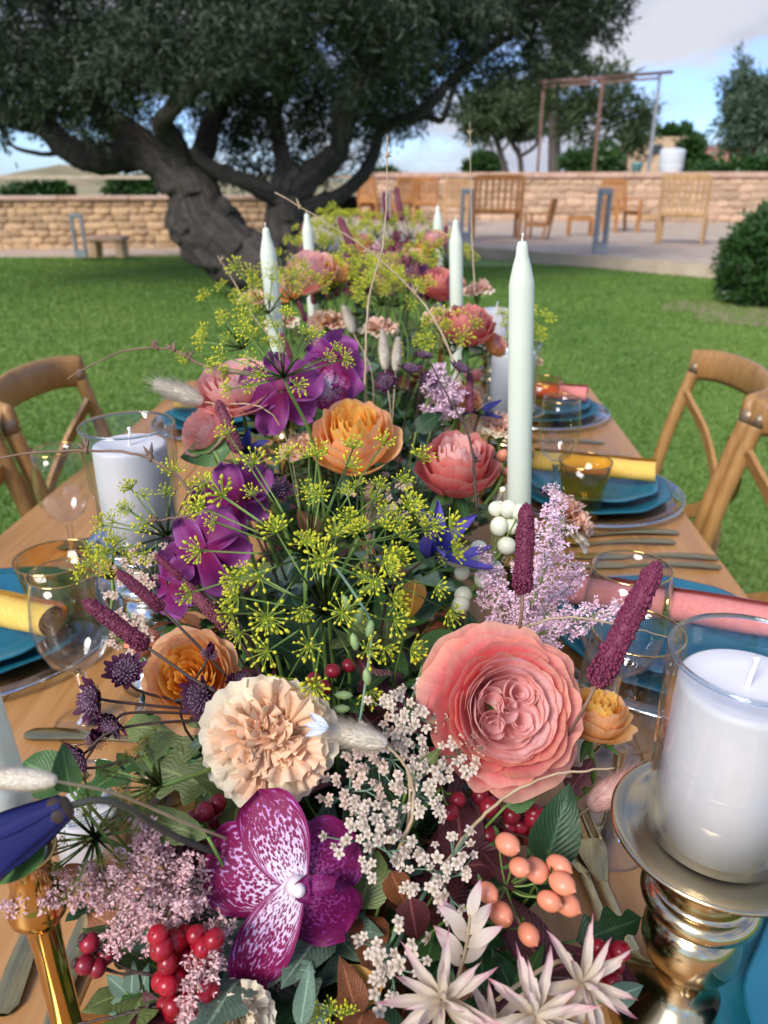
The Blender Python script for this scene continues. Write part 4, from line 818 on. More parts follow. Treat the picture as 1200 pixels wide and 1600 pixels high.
M_wberry = plain('white_berry', C('d3d5b2'), C('e9e8d2'), 0.42, 110, rnd=0.1, tip=C('8a7a58')); M_hyp = plain('coral_berry', C('dc7054'), C('f0a982'), 0.38, 70, rnd=0.08)
M_fluff = plain('cream_fluff', C('d8ccb6'), C('ebe2d0'), 0.9, 60); M_fluffp = plain('pink_fluff', C('c89a92'), C('d9b3aa'), 0.9, 60)
M_pod = plain('green_pod', C('7d9a5c'), C('9fb47c'), 0.5, 60); M_kern = plain('dark_kernel', C('43131f'), C('6b2533'), 0.35, 60, rnd=0.3)
M_pin = plain('astrantia_pins', C('6a4258'), C('a587a0'), 0.7, 300); M_col = plain('orchid_column', C('ead6dc'), C('f4ece6'), 0.5, 60)
LM = [leafmat('leaf_dark', C('1d3a1e'), C('2c4d29')), leafmat('leaf_mid', C('35592a'), C('4e7438')), leafmat('leaf_olive', C('50602f'), C('6f7a40')),
      leafmat('leaf_rust', C('6b3a24'), C('8f5a36')), leafmat('leaf_gray', C('55705c'), C('7a917a'), 0.6), leafmat('leaf_wine', C('4a1f28'), C('6e3a3c')), leafmat('leaf_ochre', C('9a6a20'), C('b98a34'))]

# ------------------------------------------------------------------ small builders
def stem(t, M, start, target, r=0.0018, mat=None, mid=None, r1=None, name='stem'):
    Mi = M.inverted(); a = Vector(start); b = Mi @ Vector(target); ln = (b - a).length
    pts = [a, a - Vector((0, 0, 1)) * ln * 0.3, b] if mid is None else [a] + [Mi @ Vector(p) for p in mid] + [b]
    return MB().tube(bez(pts, 12), np.linspace(r, r1 or r * 1.25, len(bez(pts, 12))), 6).build(name, mat or M_stem, t)
def foot(loc, k=0.35, dz=0.015):
    """where a stem goes down into the flower bed"""
    cxx = 0.05 - 0.05 * loc.y; return Vector((cxx + (loc.x - cxx) * k, loc.y + 0.02, TZ + dz))
def leaf_shape(kind, seed):
    rd = random.Random(seed); bend = rd.uniform(0.15, 0.5); fold = rd.uniform(0.1, 0.3); tw = rd.uniform(-0.3, 0.3)
    def wd(v):
        if kind == 'lance': return 0.17 * math.sin(math.pi * v ** 0.8) ** 0.9
        if kind == 'ovate': return 0.30 * math.sin(math.pi * v ** 0.62) ** 0.85
        if kind == 'round': return 0.42 * math.sin(math.pi * v ** 0.8) ** 0.6
        return 0.34 * math.sin(math.pi * v ** 0.75) ** 0.7 * (0.72 + 0.28 * math.cos(v * 6 * math.pi + 2.6))
    def f(u, v):
        w_ = wd(v); a = tw * v; x = u * w_; z = -bend * v * v + fold * abs(u) * w_ + 0.02 * math.sin(9 * v + 3 * u)
        return Vector((x * math.cos(a) - z * 0.2 * math.sin(a), v, z + x * math.sin(a)))
    return f
LEAF = {}
for kind in ('lance', 'ovate', 'round', 'oak'):
    for mi in range(len(LM)):
        for sd_ in (1, 2): LEAF[kind, mi, sd_] = MB().grid(leaf_shape(kind, sd_ * 7 + mi), 4, 18 if kind == 'oak' else 7).mesh('leaf', LM[mi])
def leaf_at(parent, kind, mi, base, d, up, size, name='leaf'):
    d = Vector(d).normalized(); up = Vector(up); x = d.cross(up); x = x.normalized() if x.length > 1e-4 else d.orthogonal().normalized(); z = x.cross(d)
    M = Matrix(((x.x, d.x, z.x, base[0]), (x.y, d.y, z.y, base[1]), (x.z, d.z, z.z, base[2]), (0, 0, 0, 1))) @ Matrix.Diagonal((size, size, size, 1))
    return link(name, LEAF[kind, mi, random.choice((1, 2))], parent, M)

def cup(Rr, H, half, curl, ruf, op, rd, nu=12, nv=8, z0=0.0):
    p1, p2, k1 = rd.uniform(0, 6.3), rd.uniform(0, 6.3), rd.choice((2, 3, 3)); asym = rd.uniform(-0.15, 0.15); notch = rd.uniform(0, 0.10)
    def f(u, v):
        vv = v * (1 - 0.20 * abs(u) ** 2.6 - notch * math.exp(-(u * 4) ** 2) + asym * u * 0.4)
        r = Rr * (0.08 + 0.92 * math.sin(min(vv, 1) * math.pi / 2) ** 0.8); z = z0 + H * vv ** 1.5
        c_ = max(0, vv - 0.66) / 0.34; r += curl * Rr * c_ ** 2; z -= curl * Rr * 0.55 * c_ ** 3
        a = half * u * (0.45 + 0.55 * math.sin(min(1, vv * 1.15) * math.pi / 2))
        rf = ruf * Rr * vv ** 2.5 * (math.sin(k1 * math.pi * u + p1) * 0.6 + math.sin(5.3 * u + p2) * 0.4); r += rf; z += rf * 0.35
        co, si = math.cos(op), math.sin(op); r, z = r * co + (z - z0) * si, z0 + (z - z0) * co - r * si * 0.6
        return Vector((r * math.cos(a), r * math.sin(a), z))
    return MB().grid(f, nu, nv)
def rose(label, loc, face, Rr, key, inner, roll=0.0, quartered=False, closed=0.0, guard=True, fine=1.0, sd_=1, tgt=None):
    rd = random.Random(sd_); M = frame(loc, face, roll); t = thing('rose', label, 'rose', M, 'garden roses in the centrepiece')
    zb = -0.45 * Rr                                       # bloom sits with its widest rim near the origin
    def put(mb, ang, mat, off=(0, 0, 0), tilt=0.0):
        mb.build('petal', PM[mat], t, True, Matrix.Translation(Vector(off) + Vector((0, 0, zb))) @ Matrix.Rotation(ang, 4, 'Z') @ Matrix.Rotation(tilt, 4, 'Y'))
    rings = []
    if guard: rings += [(1.00, 0.50, 5, 0.72, 0.22, 0.05, 0.10, key), (0.94, 0.66, 5, 0.75, 0.13, 0.045, 0.05, key)]
    rings += [(0.86, 0.78, 5, 0.76, 0.08, 0.028, 0.0, key), (0.78, 0.84, 5, 0.74, 0.05, 0.03, -0.02, key)]
    if quartered: rings += [(0.71, 0.86, 6, 0.70, 0.04, 0.022, -0.02, inner), (0.64, 0.88, 5, 0.78, 0.03, 0.025, -0.02, inner), (0.575, 0.87, 5, 0.80, 0.02, 0.03, -0.02, inner), (0.515, 0.84, 5, 0.75, 0.0, 0.035, -0.02, inner), (0.46, 0.80, 5, 0.7, 0.0, 0.04, 0, inner)]
    else: rings += [(0.68, 0.87, 6, 0.58, 0.03, 0.05, -0.02, inner), (0.57, 0.88, 5, 0.60, 0.02, 0.06, -0.03, inner), (0.46, 0.87, 5, 0.62, 0, 0.07, -0.03, inner), (0.36, 0.86, 4, 0.7, 0, 0.08, -0.03, inner), (0.26, 0.85, 4, 0.75, 0, 0.09, 0, inner), (0.16, 0.85, 3, 0.9, 0, 0.10, 0, inner), (0.08, 0.84, 3, 1.1, 0, 0.1, 0, inner)]
    a0 = rd.uniform(0, 6)
    for ri, (r, h_, cnt, half, curl, ruf, op, mk) in enumerate(rings):
        r2 = r * (1 - 0.20 * closed) if r > 0.5 else r * (1 - 0.1 * closed); h2 = h_ * (1 + 0.55 * closed)
        for k in range(cnt):
            s = rd.uniform(0.93, 1.06); put(cup(Rr * r2 * s, Rr * h2 * rd.uniform(0.92, 1.05), half * rd.uniform(0.88, 1.15), curl * (1 - closed * 0.7) * rd.uniform(0.5, 1.5), ruf * rd.uniform(0.6, 1.4), op - 0.12 * closed, rd, 16 if quartered else 12, 9 if quartered else 8),
                a0 + (k + 0.5 * (ri % 2)) * 2 * math.pi / cnt + rd.uniform(-0.15, 0.15), mk)
    if quartered:
        put(cup(Rr * 0.42, Rr * 0.30, 3.2, 0, 0.02, 0, rd, 20, 5, z0=Rr * 0.30), 0, inner)
        for cxn, cyn, sr, cn in ((0.13, -0.17, 0.36, 9), (0.17, 0.22, 0.27, 7), (-0.26, 0.10, 0.24, 6), (-0.24, -0.20, 0.22, 5), (-0.05, 0.02, 0.2, 4)):
            for k in range(cn):
                f_ = 1 - k / cn; rr_ = Rr * sr * (0.16 + 0.84 * f_)
                put(cup(rr_, Rr * (0.42 + 0.03 * k / cn), rd.uniform(0.9, 1.6), 0, 0.03, 0, rd, 14, 6, z0=Rr * (0.36 - 0.03 * f_)), rd.uniform(0, 6.3) + k * 2.4, inner, (cxn * Rr, cyn * Rr, 0))
    # calyx and stalk
    MB().lathe([(0.001, zb - 0.16 * Rr), (0.10 * Rr, zb - 0.13 * Rr), (0.17 * Rr, zb - 0.02 * Rr), (0.12 * Rr, zb + 0.1 * Rr), (0.001, zb + 0.12 * Rr)], 12).build('calyx', M_stem, t)
    for k in range(5): g = k * 1.2566 + 0.3; leaf_at(t, 'lance', 1, (0.1 * Rr * math.cos(g), 0.1 * Rr * math.sin(g), zb - 0.03 * Rr), (math.cos(g), math.sin(g), 0.1 - 0.5 * (k % 2)), (0, 0, 1), Rr * 0.75, 'sepal')
    stem(t, M, (0, 0, zb - 0.12 * Rr), tgt or foot(loc), 0.0022)
    return t
def carnation(label, loc, face, Rr, keys=('carn_outer', 'carn_inner'), roll=0, sd_=1, tgt=None, dens=1.0):
    rd = random.Random(sd_); M = frame(loc, face, roll); t = thing('carnation', label, 'carnation', M, 'ruffled carnations in the centrepiece')
    def fan(Ln, half, el, ruf, fr_, nu, nv):
        p1, p2, k1 = rd.uniform(0, 6), rd.uniform(0, 6), rd.uniform(2.2, 3.6)
        def f(u, v):
            vv = v * (1 - fr_ * (0.5 + 0.5 * math.sin(u * 19 + p2)) * (v > 0.8) - 0.10 * u * u); a = half * u * (0.25 + 0.75 * v)
            e_ = el * (1 - 0.45 * v); rad = Ln * vv * math.cos(e_) + 0.04 * Ln; z = Ln * vv * math.sin(e_)
            w_ = ruf * Ln * v ** 2 * (math.sin(k1 * math.pi * u + p1) + 0.5 * math.sin(2.1 * k1 * math.pi * u + p2)); z += w_; rad -= 0.4 * w_ * math.sin(el)
            a += 0.25 * ruf * math.sin(2 * k1 * math.pi * u + p1) * v
            return Vector((rad * math.cos(a), rad * math.sin(a), z))
        return MB().grid(f, nu, nv)
    for ring, (cnt, Ln, half, el, ruf, mk) in enumerate(((7, 1.0, 0.62, 0.12, 0.05, 0), (7, 0.92, 0.6, 0.32, 0.07, 0), (8, 0.80, 0.60, 0.55, 0.12, 1), (9, 0.64, 0.75, 0.85, 0.20, 1), (9, 0.52, 0.85, 1.05, 0.26, 1), (9, 0.44, 0.95, 1.3, 0.30, 1))):
        for k in range(max(3, int(cnt * dens))):
            mb = fan(Rr * Ln * rd.uniform(0.92, 1.07), half * rd.uniform(0.85, 1.2), el * rd.uniform(0.85, 1.12), ruf, 0.05, 16, 6)
            off = Vector((rd.uniform(-1, 1), rd.uniform(-1, 1), rd.uniform(-.4, .4))) * Rr * 0.20 * (ring > 1)
            mb.build('petal', PM[keys[mk]], t, True, Matrix.Translation(off + Vector((0, 0, -0.25 * Rr + 0.02 * ring * Rr))) @ Matrix.Rotation((k + 0.5 * (ring % 2)) * 2 * math.pi / max(3, int(cnt * dens)) + rd.uniform(-0.2, 0.2) + (rd.uniform(-1.2, 1.2) if ring > 2 else 0), 4, 'Z') @ Euler((rd.uniform(-.35, .35) * (ring > 1), rd.uniform(-.35, .35) * (ring > 1), 0)).to_matrix().to_4x4())
    MB().lathe([(0.10 * Rr, -0.85 * Rr), (0.17 * Rr, -0.75 * Rr), (0.19 * Rr, -0.4 * Rr), (0.25 * Rr, -0.2 * Rr)], 12).build('calyx', M_stem, t)
    stem(t, M, (0, 0, -0.82 * Rr), tgt or foot(loc), 0.002); return t
def orchid(label, loc, face, Rr, key, roll=0.0, sd_=1, petals=None, lip=True, key2=None):
    rd = random.Random(sd_); M = frame(loc, face, roll); t = thing('orchid', label, 'orchid', M, 'purple orchids in the centrepiece')
    # angle, length, half width, backward tilt
    for k, (ang, ln, hw, tilt) in enumerate(petals or ((90, 0.95, 0.46, 0.15), (166, 1.12, 0.66, 0.05), (14, 1.05, 0.60, 0.25), (236, 1.12, 0.44, 0.05), (305, 1.02, 0.52, 0.3))):
        p1, p2 = rd.uniform(0, 6), rd.uniform(0, 6)
        def f(u, v):
            w_ = hw * (0.10 + 0.90 * math.sin(math.pi * min(1, 0.10 + 0.86 * v)) ** 0.62 * (0.55 + 0.45 * v)) if v < 0.999 else hw * 0.18
            if v > 0.86: w_ *= math.sqrt(max(0.0, 1 - ((v - 0.86) / 0.142) ** 2)) * 0.96 + 0.04
            ed = abs(u) ** 2 * v; z = -0.16 * v * v * math.cos(u * 1.2) - 0.10 * u * u * w_ + 0.075 * ed * math.sin(7 * v + p1 + (2 if u > 0 else 0)) + 0.04 * math.sin(5 * v + p2) * v + 0.03 * math.sin(4.5 * u + p1) * v; z *= (1.0 if lip else 2.2); z += (0 if lip else 0.16 * u * u * v)
            return Vector((u * w_, v, z)) * 1.0
        mb = MB().grid(f, 12, 14); mb.v = [tuple(Vector(p) * Rr * ln) for p in mb.v]; mb.uv = [(a_, b_ + (1 - b_) * abs(2 * a_ - 1) ** 7) for a_, b_ in mb.uv]
        Mx = Matrix.Rotation(R(ang - 90), 4, 'Z') @ Matrix.Translation((0, 0.04 * Rr, -0.006 * Rr - 0.045 * Rr * (k % 3))) @ Matrix.Rotation(-tilt, 4, 'X')
        mb.build('petal', PM[(key2 if (key2 and k in (2, 4)) else key)], t, True, Mx)
    if lip:
        MB().lathe([(0.05 * Rr, -0.03 * Rr), (0.13 * Rr, 0.02 * Rr), (0.115 * Rr, 0.12 * Rr), (0.085 * Rr, 0.20 * Rr), (0.072 * Rr, 0.25 * Rr), (0.05 * Rr, 0.278 * Rr), (0.025 * Rr, 0.29 * Rr), (0.001, 0.293 * Rr)], 16, M=Matrix.Rotation(R(18), 3, 'Y')).build('column', M_col, t)
        for sx in (-1, 1):
            mb = MB().grid(lambda u, v: Vector((0.10 * u * math.sin(math.pi * (0.12 + 0.8 * v)), v * 0.2, 0.08 * math.sin(v * 3) + 0.06 * u * u)) * Rr, 5, 6)
            mb.build('side_lobe', PM['orchid_dark'], t, True, Matrix.Translation((0.10 * Rr, 0.02 * Rr * sx, 0.06 * Rr)) @ Matrix.Rotation(R(-90 + 62 * sx), 4, 'Z') @ Matrix.Rotation(0.5, 4, 'X'))
        mb = MB().grid(lambda u, v: Vector((0.13 * u * (0.35 + 0.65 * math.sin(math.pi * (0.1 + 0.75 * v))), v * 0.42, 0.10 - 0.30 * (v - 0.4) ** 2 - 0.10 * u * u + 0.02 * math.cos(9 * u))) * Rr, 8, 8)
        mb.build('lip', PM['orchid_dark'], t, True, Matrix.Translation((0.10 * Rr, 0, 0.04 * Rr)) @ Matrix.Rotation(R(-90), 4, 'Z') @ Matrix.Rotation(0.45, 4, 'X'))
    stem(t, M, (0, 0, -0.06 * Rr), foot(loc), 0.0016); return t

# umbels of yellow-green dill
def umbellet_mesh(key, seed, n=22):
    rd = random.Random(seed); m = MB(); n = rd.randint(18, 28); open_ = rd.uniform(70, 105)
    for i in range(n):
        th = math.acos(1 - (1 - math.cos(R(open_))) * ((i + 0.5) / n)); ph = i * 2.39996 + rd.uniform(-.25, .25); ln = rd.uniform(0.55, 1.05)
        d = Vector((math.sin(th) * math.cos(ph), math.sin(th) * math.sin(ph), math.cos(th))); k = len(m.uv)
        m.tube([(0, 0, 0), d * ln * 0.5 + Vector((0, 0, -0.03)), d * ln], [0.030, 0.024, 0.028], 3, False); m.uv[k:] = [(0.5, 0.25)] * (len(m.uv) - k); k = len(m.uv)
        m.ball(d * ln, rd.uniform(0.055, 0.105), 5, 4, rd.uniform(1.1, 1.7), d.to_track_quat('Z', 'Y').to_matrix()); m.uv[k:] = [(0.5, rd.uniform(0.6, 1.0))] * (len(m.uv) - k)
    return m.mesh('umbellet', PM[key])
UMB = {k: [umbellet_mesh(k, s) for s in range(1, 7)] for k in ('dill', 'dill_old')}
RAY = {k: MB().tube([(0, 0, 0), (0.0003, 0, 0.5), (0, 0, 1)], [0.00085, 0.0006, 0.0006], 5).mesh('ray', M_stem) for k in ('dill',)}
def dill(label, loc, face, L, us, n=24, spread=80, key='dill', tgt=None, sd_=1, mid=None, flat=0.0):
    rd = random.Random(sd_); M = frame(loc, face, rd.uniform(0, 6)); t = thing('dill_umbel', label, 'dill', M, 'flowering dill umbels')
    for i in range(n):
        th = R(spread) * math.sqrt((i + 0.5) / n) * rd.uniform(0.9, 1.08); ph = i * 2.39996 + rd.uniform(-.2, .2)
        d = Vector((math.sin(th) * math.cos(ph), math.sin(th) * math.sin(ph), math.cos(th))); ln = L * rd.uniform(0.72, 1.12) * (1 - flat * (1 - th / R(spread)))
        q = d.to_track_quat('Z', 'Y').to_matrix().to_4x4(); ry = link('ray', RAY['dill'], t, q @ Matrix.Diagonal((1, 1, ln, 1)))
        s = us * rd.uniform(0.75, 1.15)
        ub = link('umbellet', UMB[key][rd.randrange(6)], ry, Matrix.Translation((0, 0, ln)) @ Euler((rd.uniform(-.35, .35), rd.uniform(-.35, .35), rd.uniform(0, 6))).to_matrix().to_4x4() @ Matrix.Diagonal((s, s, s, 1)))
        ub.matrix_parent_inverse = Matrix.Diagonal((1, 1, 1 / ln, 1))
    stem(t, M, (0, 0, 0), tgt or foot(loc), 0.0014, None, mid); return t
# burgundy bottlebrush heads
def brush_mesh(mat, seed):
    rd = random.Random(seed); m = MB(); n = 760
    m.lathe([(0.001, 0), (0.06, 0.01), (0.09, 0.2), (0.095, 0.6), (0.075, 0.92), (0.03, 0.985), (0.001, 0.99)], 10)
    for i in range(n):
        v = min(0.998, max(0.002, (i + 0.5) / n + rd.gauss(0, 0.008))); ph = i * 2.39996 + rd.gauss(0, 0.25); r = 0.104 * (1 - 0.25 * v) * (1 + 0.06 * math.sin(11 * v + seed)) * rd.uniform(0.94, 1.08) * min(1, math.sqrt(max(0, v * 14)), math.sqrt(max(0, (1.005 - v) * 9)))
        m.ball((r * math.cos(ph), r * math.sin(ph), v), rd.uniform(0.009, 0.020) * (1.5 if rd.random() < 0.12 else 1), 4, 3, rd.uniform(0.8, 1.3), None, 0.35)
    return m.mesh('flower_head', mat)
BR = [brush_mesh(M_sang, 1), brush_mesh(M_sang, 2), brush_mesh(M_sang2, 3)]
def brush(label, a, b, Z, mid=None, tgt=None, kind=0, dz=0.0, smat=None):
    A_, B2 = P(a[0], a[1], Z), P(b[0], b[1], Z + dz); d = B2 - A_; M = frame(A_, d, random.uniform(0, 6)); t = thing('burnet_flower', label, 'burnet', M, 'burgundy burnet spikes')
    ln = d.length; k = ln if ln > 0.03 else ln * 1.0
    link('flower_head', BR[kind], t, Matrix.Diagonal((k * (0.84 if ln > 0.06 else 1.0),) * 2 + (ln, 1)))
    stem(t, M, (0, 0, 0.004), tgt or foot(A_), 0.0011, smat or M_dstem, mid); return t
# feathery plumes
def plume(label, pts, Z, mat, width, n=26, sd_=1, dens=1.0, smat=None, fs=1.0):
    rd = random.Random(sd_); w = [P(x, y, Z + dz) for x, y, dz in pts]; base = w[0]; q = bez([p - base for p in w], 16)
    t = thing('astilbe_plume', label, 'astilbe', Matrix.Translation(base), 'feathery astilbe plumes'); MB().tube(q, np.linspace(0.0014, 0.0004, len(q)), 5).build('stem', smat or M_stem, t)
    m = MB(); st_ = MB()
    def floret(p):
        r = rd.uniform(0.0010, 0.0019) * fs
        for k in range(3):
            d = Vector((rd.gauss(0, 1), rd.gauss(0, 1), rd.gauss(0, 1))).normalized(); s = d.orthogonal().normalized() * r * 0.42
            m.add([p, p + d * r + s, p + d * r * 1.9, p + d * r - s], [(0, 1, 2, 3)])
    ax = q[-1] - q[0]
    for i in range(n):
        f_ = 0.12 + 0.86 * i / n; p = q[min(len(q) - 1, int(f_ * (len(q) - 1)))]; tn = (q[min(len(q) - 1, int(f_ * (len(q) - 1)) + 1)] - q[max(0, int(f_ * (len(q) - 1)) - 1)]).normalized()
        ln = width * (1 - f_) ** 0.75 * rd.uniform(0.75, 1.2) + 0.004
        o = tn.orthogonal().normalized(); o.rotate(Matrix.Rotation(i * 2.4 + rd.uniform(-.4, .4), 3, tn)); d = (o + tn * rd.uniform(0.5, 0.9)).normalized(); e_ = p + d * ln
        st_.tube([p, p + d * ln * 0.6, e_ + tn * ln * 0.1], [0.0005, 0.0004, 0.0002], 3, False)
        k = int(max(8, ln * 2600 * dens))
        for j in range(k):
            u = (j + 0.5) / k; pr = p + d * ln * u + tn * ln * 0.1 * u * u; sp = 0.0028 * (1.15 - u) + 0.0006; floret(pr + Vector((rd.gauss(0, 1), rd.gauss(0, 1), rd.gauss(0, 1))) * sp)
    for j in range(int(60 * dens)): floret(q[-1] - (q[-1] - q[-4]) * rd.uniform(0, 1) + rv(0.0022))
    st_.build('branch', smat or M_stem, t); o = m.build('florets', mat, t, False); o['kind'] = 'stuff'; return t
# flat clusters of tiny five-petalled flowers
def floret_mesh(key):
    m = MB()
    for k in range(5):
        M3 = Matrix.Rotation(k * 2 * math.pi / 5, 3, 'Z'); n0 = len(m.v)
        m.grid(lambda u, v: Vector((u * 0.36 * math.sin(math.pi * (0.12 + 0.76 * v)), 0.12 + 0.88 * v, 0.25 - 0.28 * (v - 0.2) ** 2 + 0.10 * u * u)), 3, 3); m.v[n0:] = [tuple(M3 @ Vector(p)) for p in m.v[n0:]]
    k = len(m.uv); m.ball((0, 0, 0.20), 0.26, 6, 4, 0.8); m.uv[k:] = [(0.5, 0.08)] * (len(m.uv) - k); return m.mesh('floret', PM[key])
FL = {k: floret_mesh(k) for k in ('yarrow', 'yarrow_pink')}
def yarrow(label, loc, face, Rr, n=44, fs=0.0042, key='yarrow', sd_=1, tgt=None):
    rd = random.Random(sd_); M = frame(loc, face, rd.uniform(0, 6)); t = thing('yarrow_cluster', label, 'yarrow', M, 'cream yarrow clusters'); m = MB()
    subs = [(Vector((math.cos(i * 2.4), math.sin(i * 2.4), 0)) * Rr * math.sqrt(i / 7.5) * rd.uniform(.85, 1.1), rd.uniform(-.15, .15) * Rr) for i in range(8)]
    for i in range(n):
        c0, dz = subs[i % 8]; q = c0 + Vector((rd.gauss(0, 1), rd.gauss(0, 1), 0)) * Rr * 0.22; z = -0.35 * (q.length / Rr) ** 2 * Rr + dz + rd.uniform(-.05, .05) * Rr
        p = Vector((q.x, q.y, z)); s = fs * rd.uniform(0.75, 1.2)
        link('floret', FL[key], t, Matrix.Translation(p) @ Euler((rd.uniform(-.5, .5) - q.y / Rr * .4, rd.uniform(-.5, .5) + q.x / Rr * .4, rd.uniform(0, 6))).to_matrix().to_4x4() @ Matrix.Diagonal((s, s, s, 1)))
        m.tube([p, c0 * 0.6 + Vector((0, 0, -0.5 * Rr)), (0, 0, -1.1 * Rr)], [0.0004, 0.0006, 0.0008], 3, False)
    m.build('stalk', M_gstem, t); stem(t, M, (0, 0, -1.05 * Rr), tgt or foot(loc), 0.0013, M_gstem); return t
BALL = {}
def berry_mesh(mat, kind):
    if (mat.name, kind) in BALL: return BALL[mat.name, kind]
    m = MB()
    if kind == 'round': m.lathe([(math.sin(a), -math.cos(a)) for a in np.linspace(0.01, math.pi - 0.12, 11)] + [(0.09, 0.97), (0.001, 0.95)], 16)
    else: m.lathe([(0.001, -1.12)] + [(math.sin(a) ** 0.9 * (0.92 - 0.05 * math.cos(a)), -math.cos(a) * 1.15) for a in np.linspace(0.25, math.pi - 0.35, 10)] + [(0.16, 1.22), (0.06, 1.30), (0.001, 1.36)], 16, wave=lambda g, r: -0.05 * abs(math.cos(1.5 * g)) ** 8)
    BALL[mat.name, kind] = m.mesh('berry', mat); return BALL[mat.name, kind]
def berries(label, pts, Z, rpx, mat, kind='round', name='berry_cluster', cat='berries', hub=None, smat=None, group='berry sprays', jz=0.008, sd_=1, dirs=None, calyx=False):
    """pts photo pixels of the single berries"""
    rd = random.Random(sd_); hx, hy = hub; h_ = P(hx, hy, Z + 0.012); t = thing(name, label, cat, Matrix.Translation(h_), group); m = MB(); r = rpx * Z / 1200
    for i, q in enumerate(pts):
        p = P(q[0], q[1], Z + (q[2] if len(q) > 2 else rd.uniform(-jz, jz))) - h_; d = dirs[i] if dirs else (p + rv(0.004) + CU * 0.002)
        d = Vector(d).normalized(); s = r * rd.uniform(0.9, 1.08); b_ = link('berry', berry_mesh(mat, kind), t, Matrix.Translation(p) @ d.to_track_quat('Z', 'Y').to_matrix().to_4x4() @ Matrix.Diagonal((s * rd.uniform(.93, 1.06), s * rd.uniform(.93, 1.06), s * rd.uniform(.9, 1.05), 1)))
        m.tube(bez([p - d * s, (p - d * s) * 0.5 - Vector((0, 0, 0.003)), (0, 0, 0)], 6), 0.00065, 4, False)
        if kind == 'oval':
            for k in range(4): g = k * 1.57; leaf_at(b_, 'ovate', 1, (0.3 * math.cos(g), 0.3 * math.sin(g), -1.1), (math.cos(g), math.sin(g), 0.2), (0, 0, 1), 0.85, 'sepal')
        if calyx: MB().lathe([(0.001, 0.9), (0.45, 0.9), (0.5, 1.15), (0.35, 1.25), (0.001, 1.1)], 8, wave=lambda g, r_: 0.2 * math.sin(5 * g)).build('calyx', M_dstem, b_)
    m.build('stalk', smat or M_stem, t); MB().tube(bez([(0, 0, 0), (foot(h_) - h_) * 0.5 + Vector((0, 0.01, 0)), foot(h_) - h_], 8), 0.0011, 5).build('stem', smat or M_stem, t); return t
# hare's-tail grass
def bunny(label, a, b, Z, mat, rpx, tgt=None, mid=None, dz=0, hairs=2600, hl=1.0, dark=False):
    A_, B2 = P(a[0], a[1], Z), P(b[0], b[1], Z + dz); d = B2 - A_; ln = d.length; r = rpx * Z / 1200; M = frame(A_, d); t = thing('hares_tail_grass', label, 'grass head', M, "fluffy hare's-tail grass heads")
    rad = lambda v: r * (math.sin(math.pi * min(1, (0.06 + 0.94 * v))) ** 0.55 * (1.05 - 0.25 * v))
    m = MB().lathe([(0.001, 0)] + [(rad(v) * 0.66, v * ln) for v in np.linspace(0.02, 0.97, 12)] + [(0.001, ln)], 14)
    for i in range(hairs):
        v = random.random() ** 0.9; g = random.uniform(0, 6.283); o = Vector((math.cos(g), math.sin(g), 0)); p = o * rad(v) * 0.62 + Vector((0, 0, v * ln)); h_ = (o * random.uniform(0.3, 1.0) + Vector((0, 0, random.uniform(0.5, 1.4)))).normalized() * r * hl * random.choice((0.35, 0.45, 0.55, 0.6, 1.2 if random.random() < 0.2 else 0.5))
        s = Vector((-o.y, o.x, 0)) * 0.00016 * (Z / 0.45); m.add([p - s, p + s, p + h_], [(0, 1, 2)])
    m.build('flower_head', mat, t); stem(t, M, (0, 0, 0.002), tgt or foot(A_), 0.0007, M_straw, mid); return t
def astrantia(label, loc, face, Rr, sd_=1, closed=0.3, tgt=None, mid=None):
    rd = random.Random(sd_); M = frame(loc, face, rd.uniform(0, 6)); t = thing('astrantia_flower', label, 'astrantia', M, 'dark astrantia flowers'); me = MB().grid(lambda u, v: Vector((u * 0.20 * math.sin(math.pi * (0.08 + 0.84 * v)) ** 0.8, v, 0.25 * v * v + 0.05 * u * u)), 3, 5).mesh('bract', PM['astrantia'])
    for k in range(15):
        el = closed + rd.uniform(-.15, .15); link('bract', me, t, Matrix.Rotation(k * 2 * math.pi / 15 + rd.uniform(-.1, .1), 4, 'Z') @ Matrix.Rotation(el, 4, 'X') @ Matrix.Diagonal((Rr, Rr * rd.uniform(.85, 1.1), Rr, 1)))
    m = MB()
    for i in range(70):
        th = math.sqrt(i / 70) * 1.25; ph = i * 2.4; d = Vector((math.sin(th) * math.cos(ph), math.sin(th) * math.sin(ph), math.cos(th))); e_ = d * Rr * 0.66 * rd.uniform(.85, 1.1)
        m.tube([d * Rr * 0.1, e_], Rr * 0.018, 3, False); m.ball(e_, Rr * 0.042, 4, 3)
    m.build('pincushion', M_pin, t); stem(t, M, (0, 0, 0), tgt or foot(loc), 0.0009, M_dstem, mid); return t
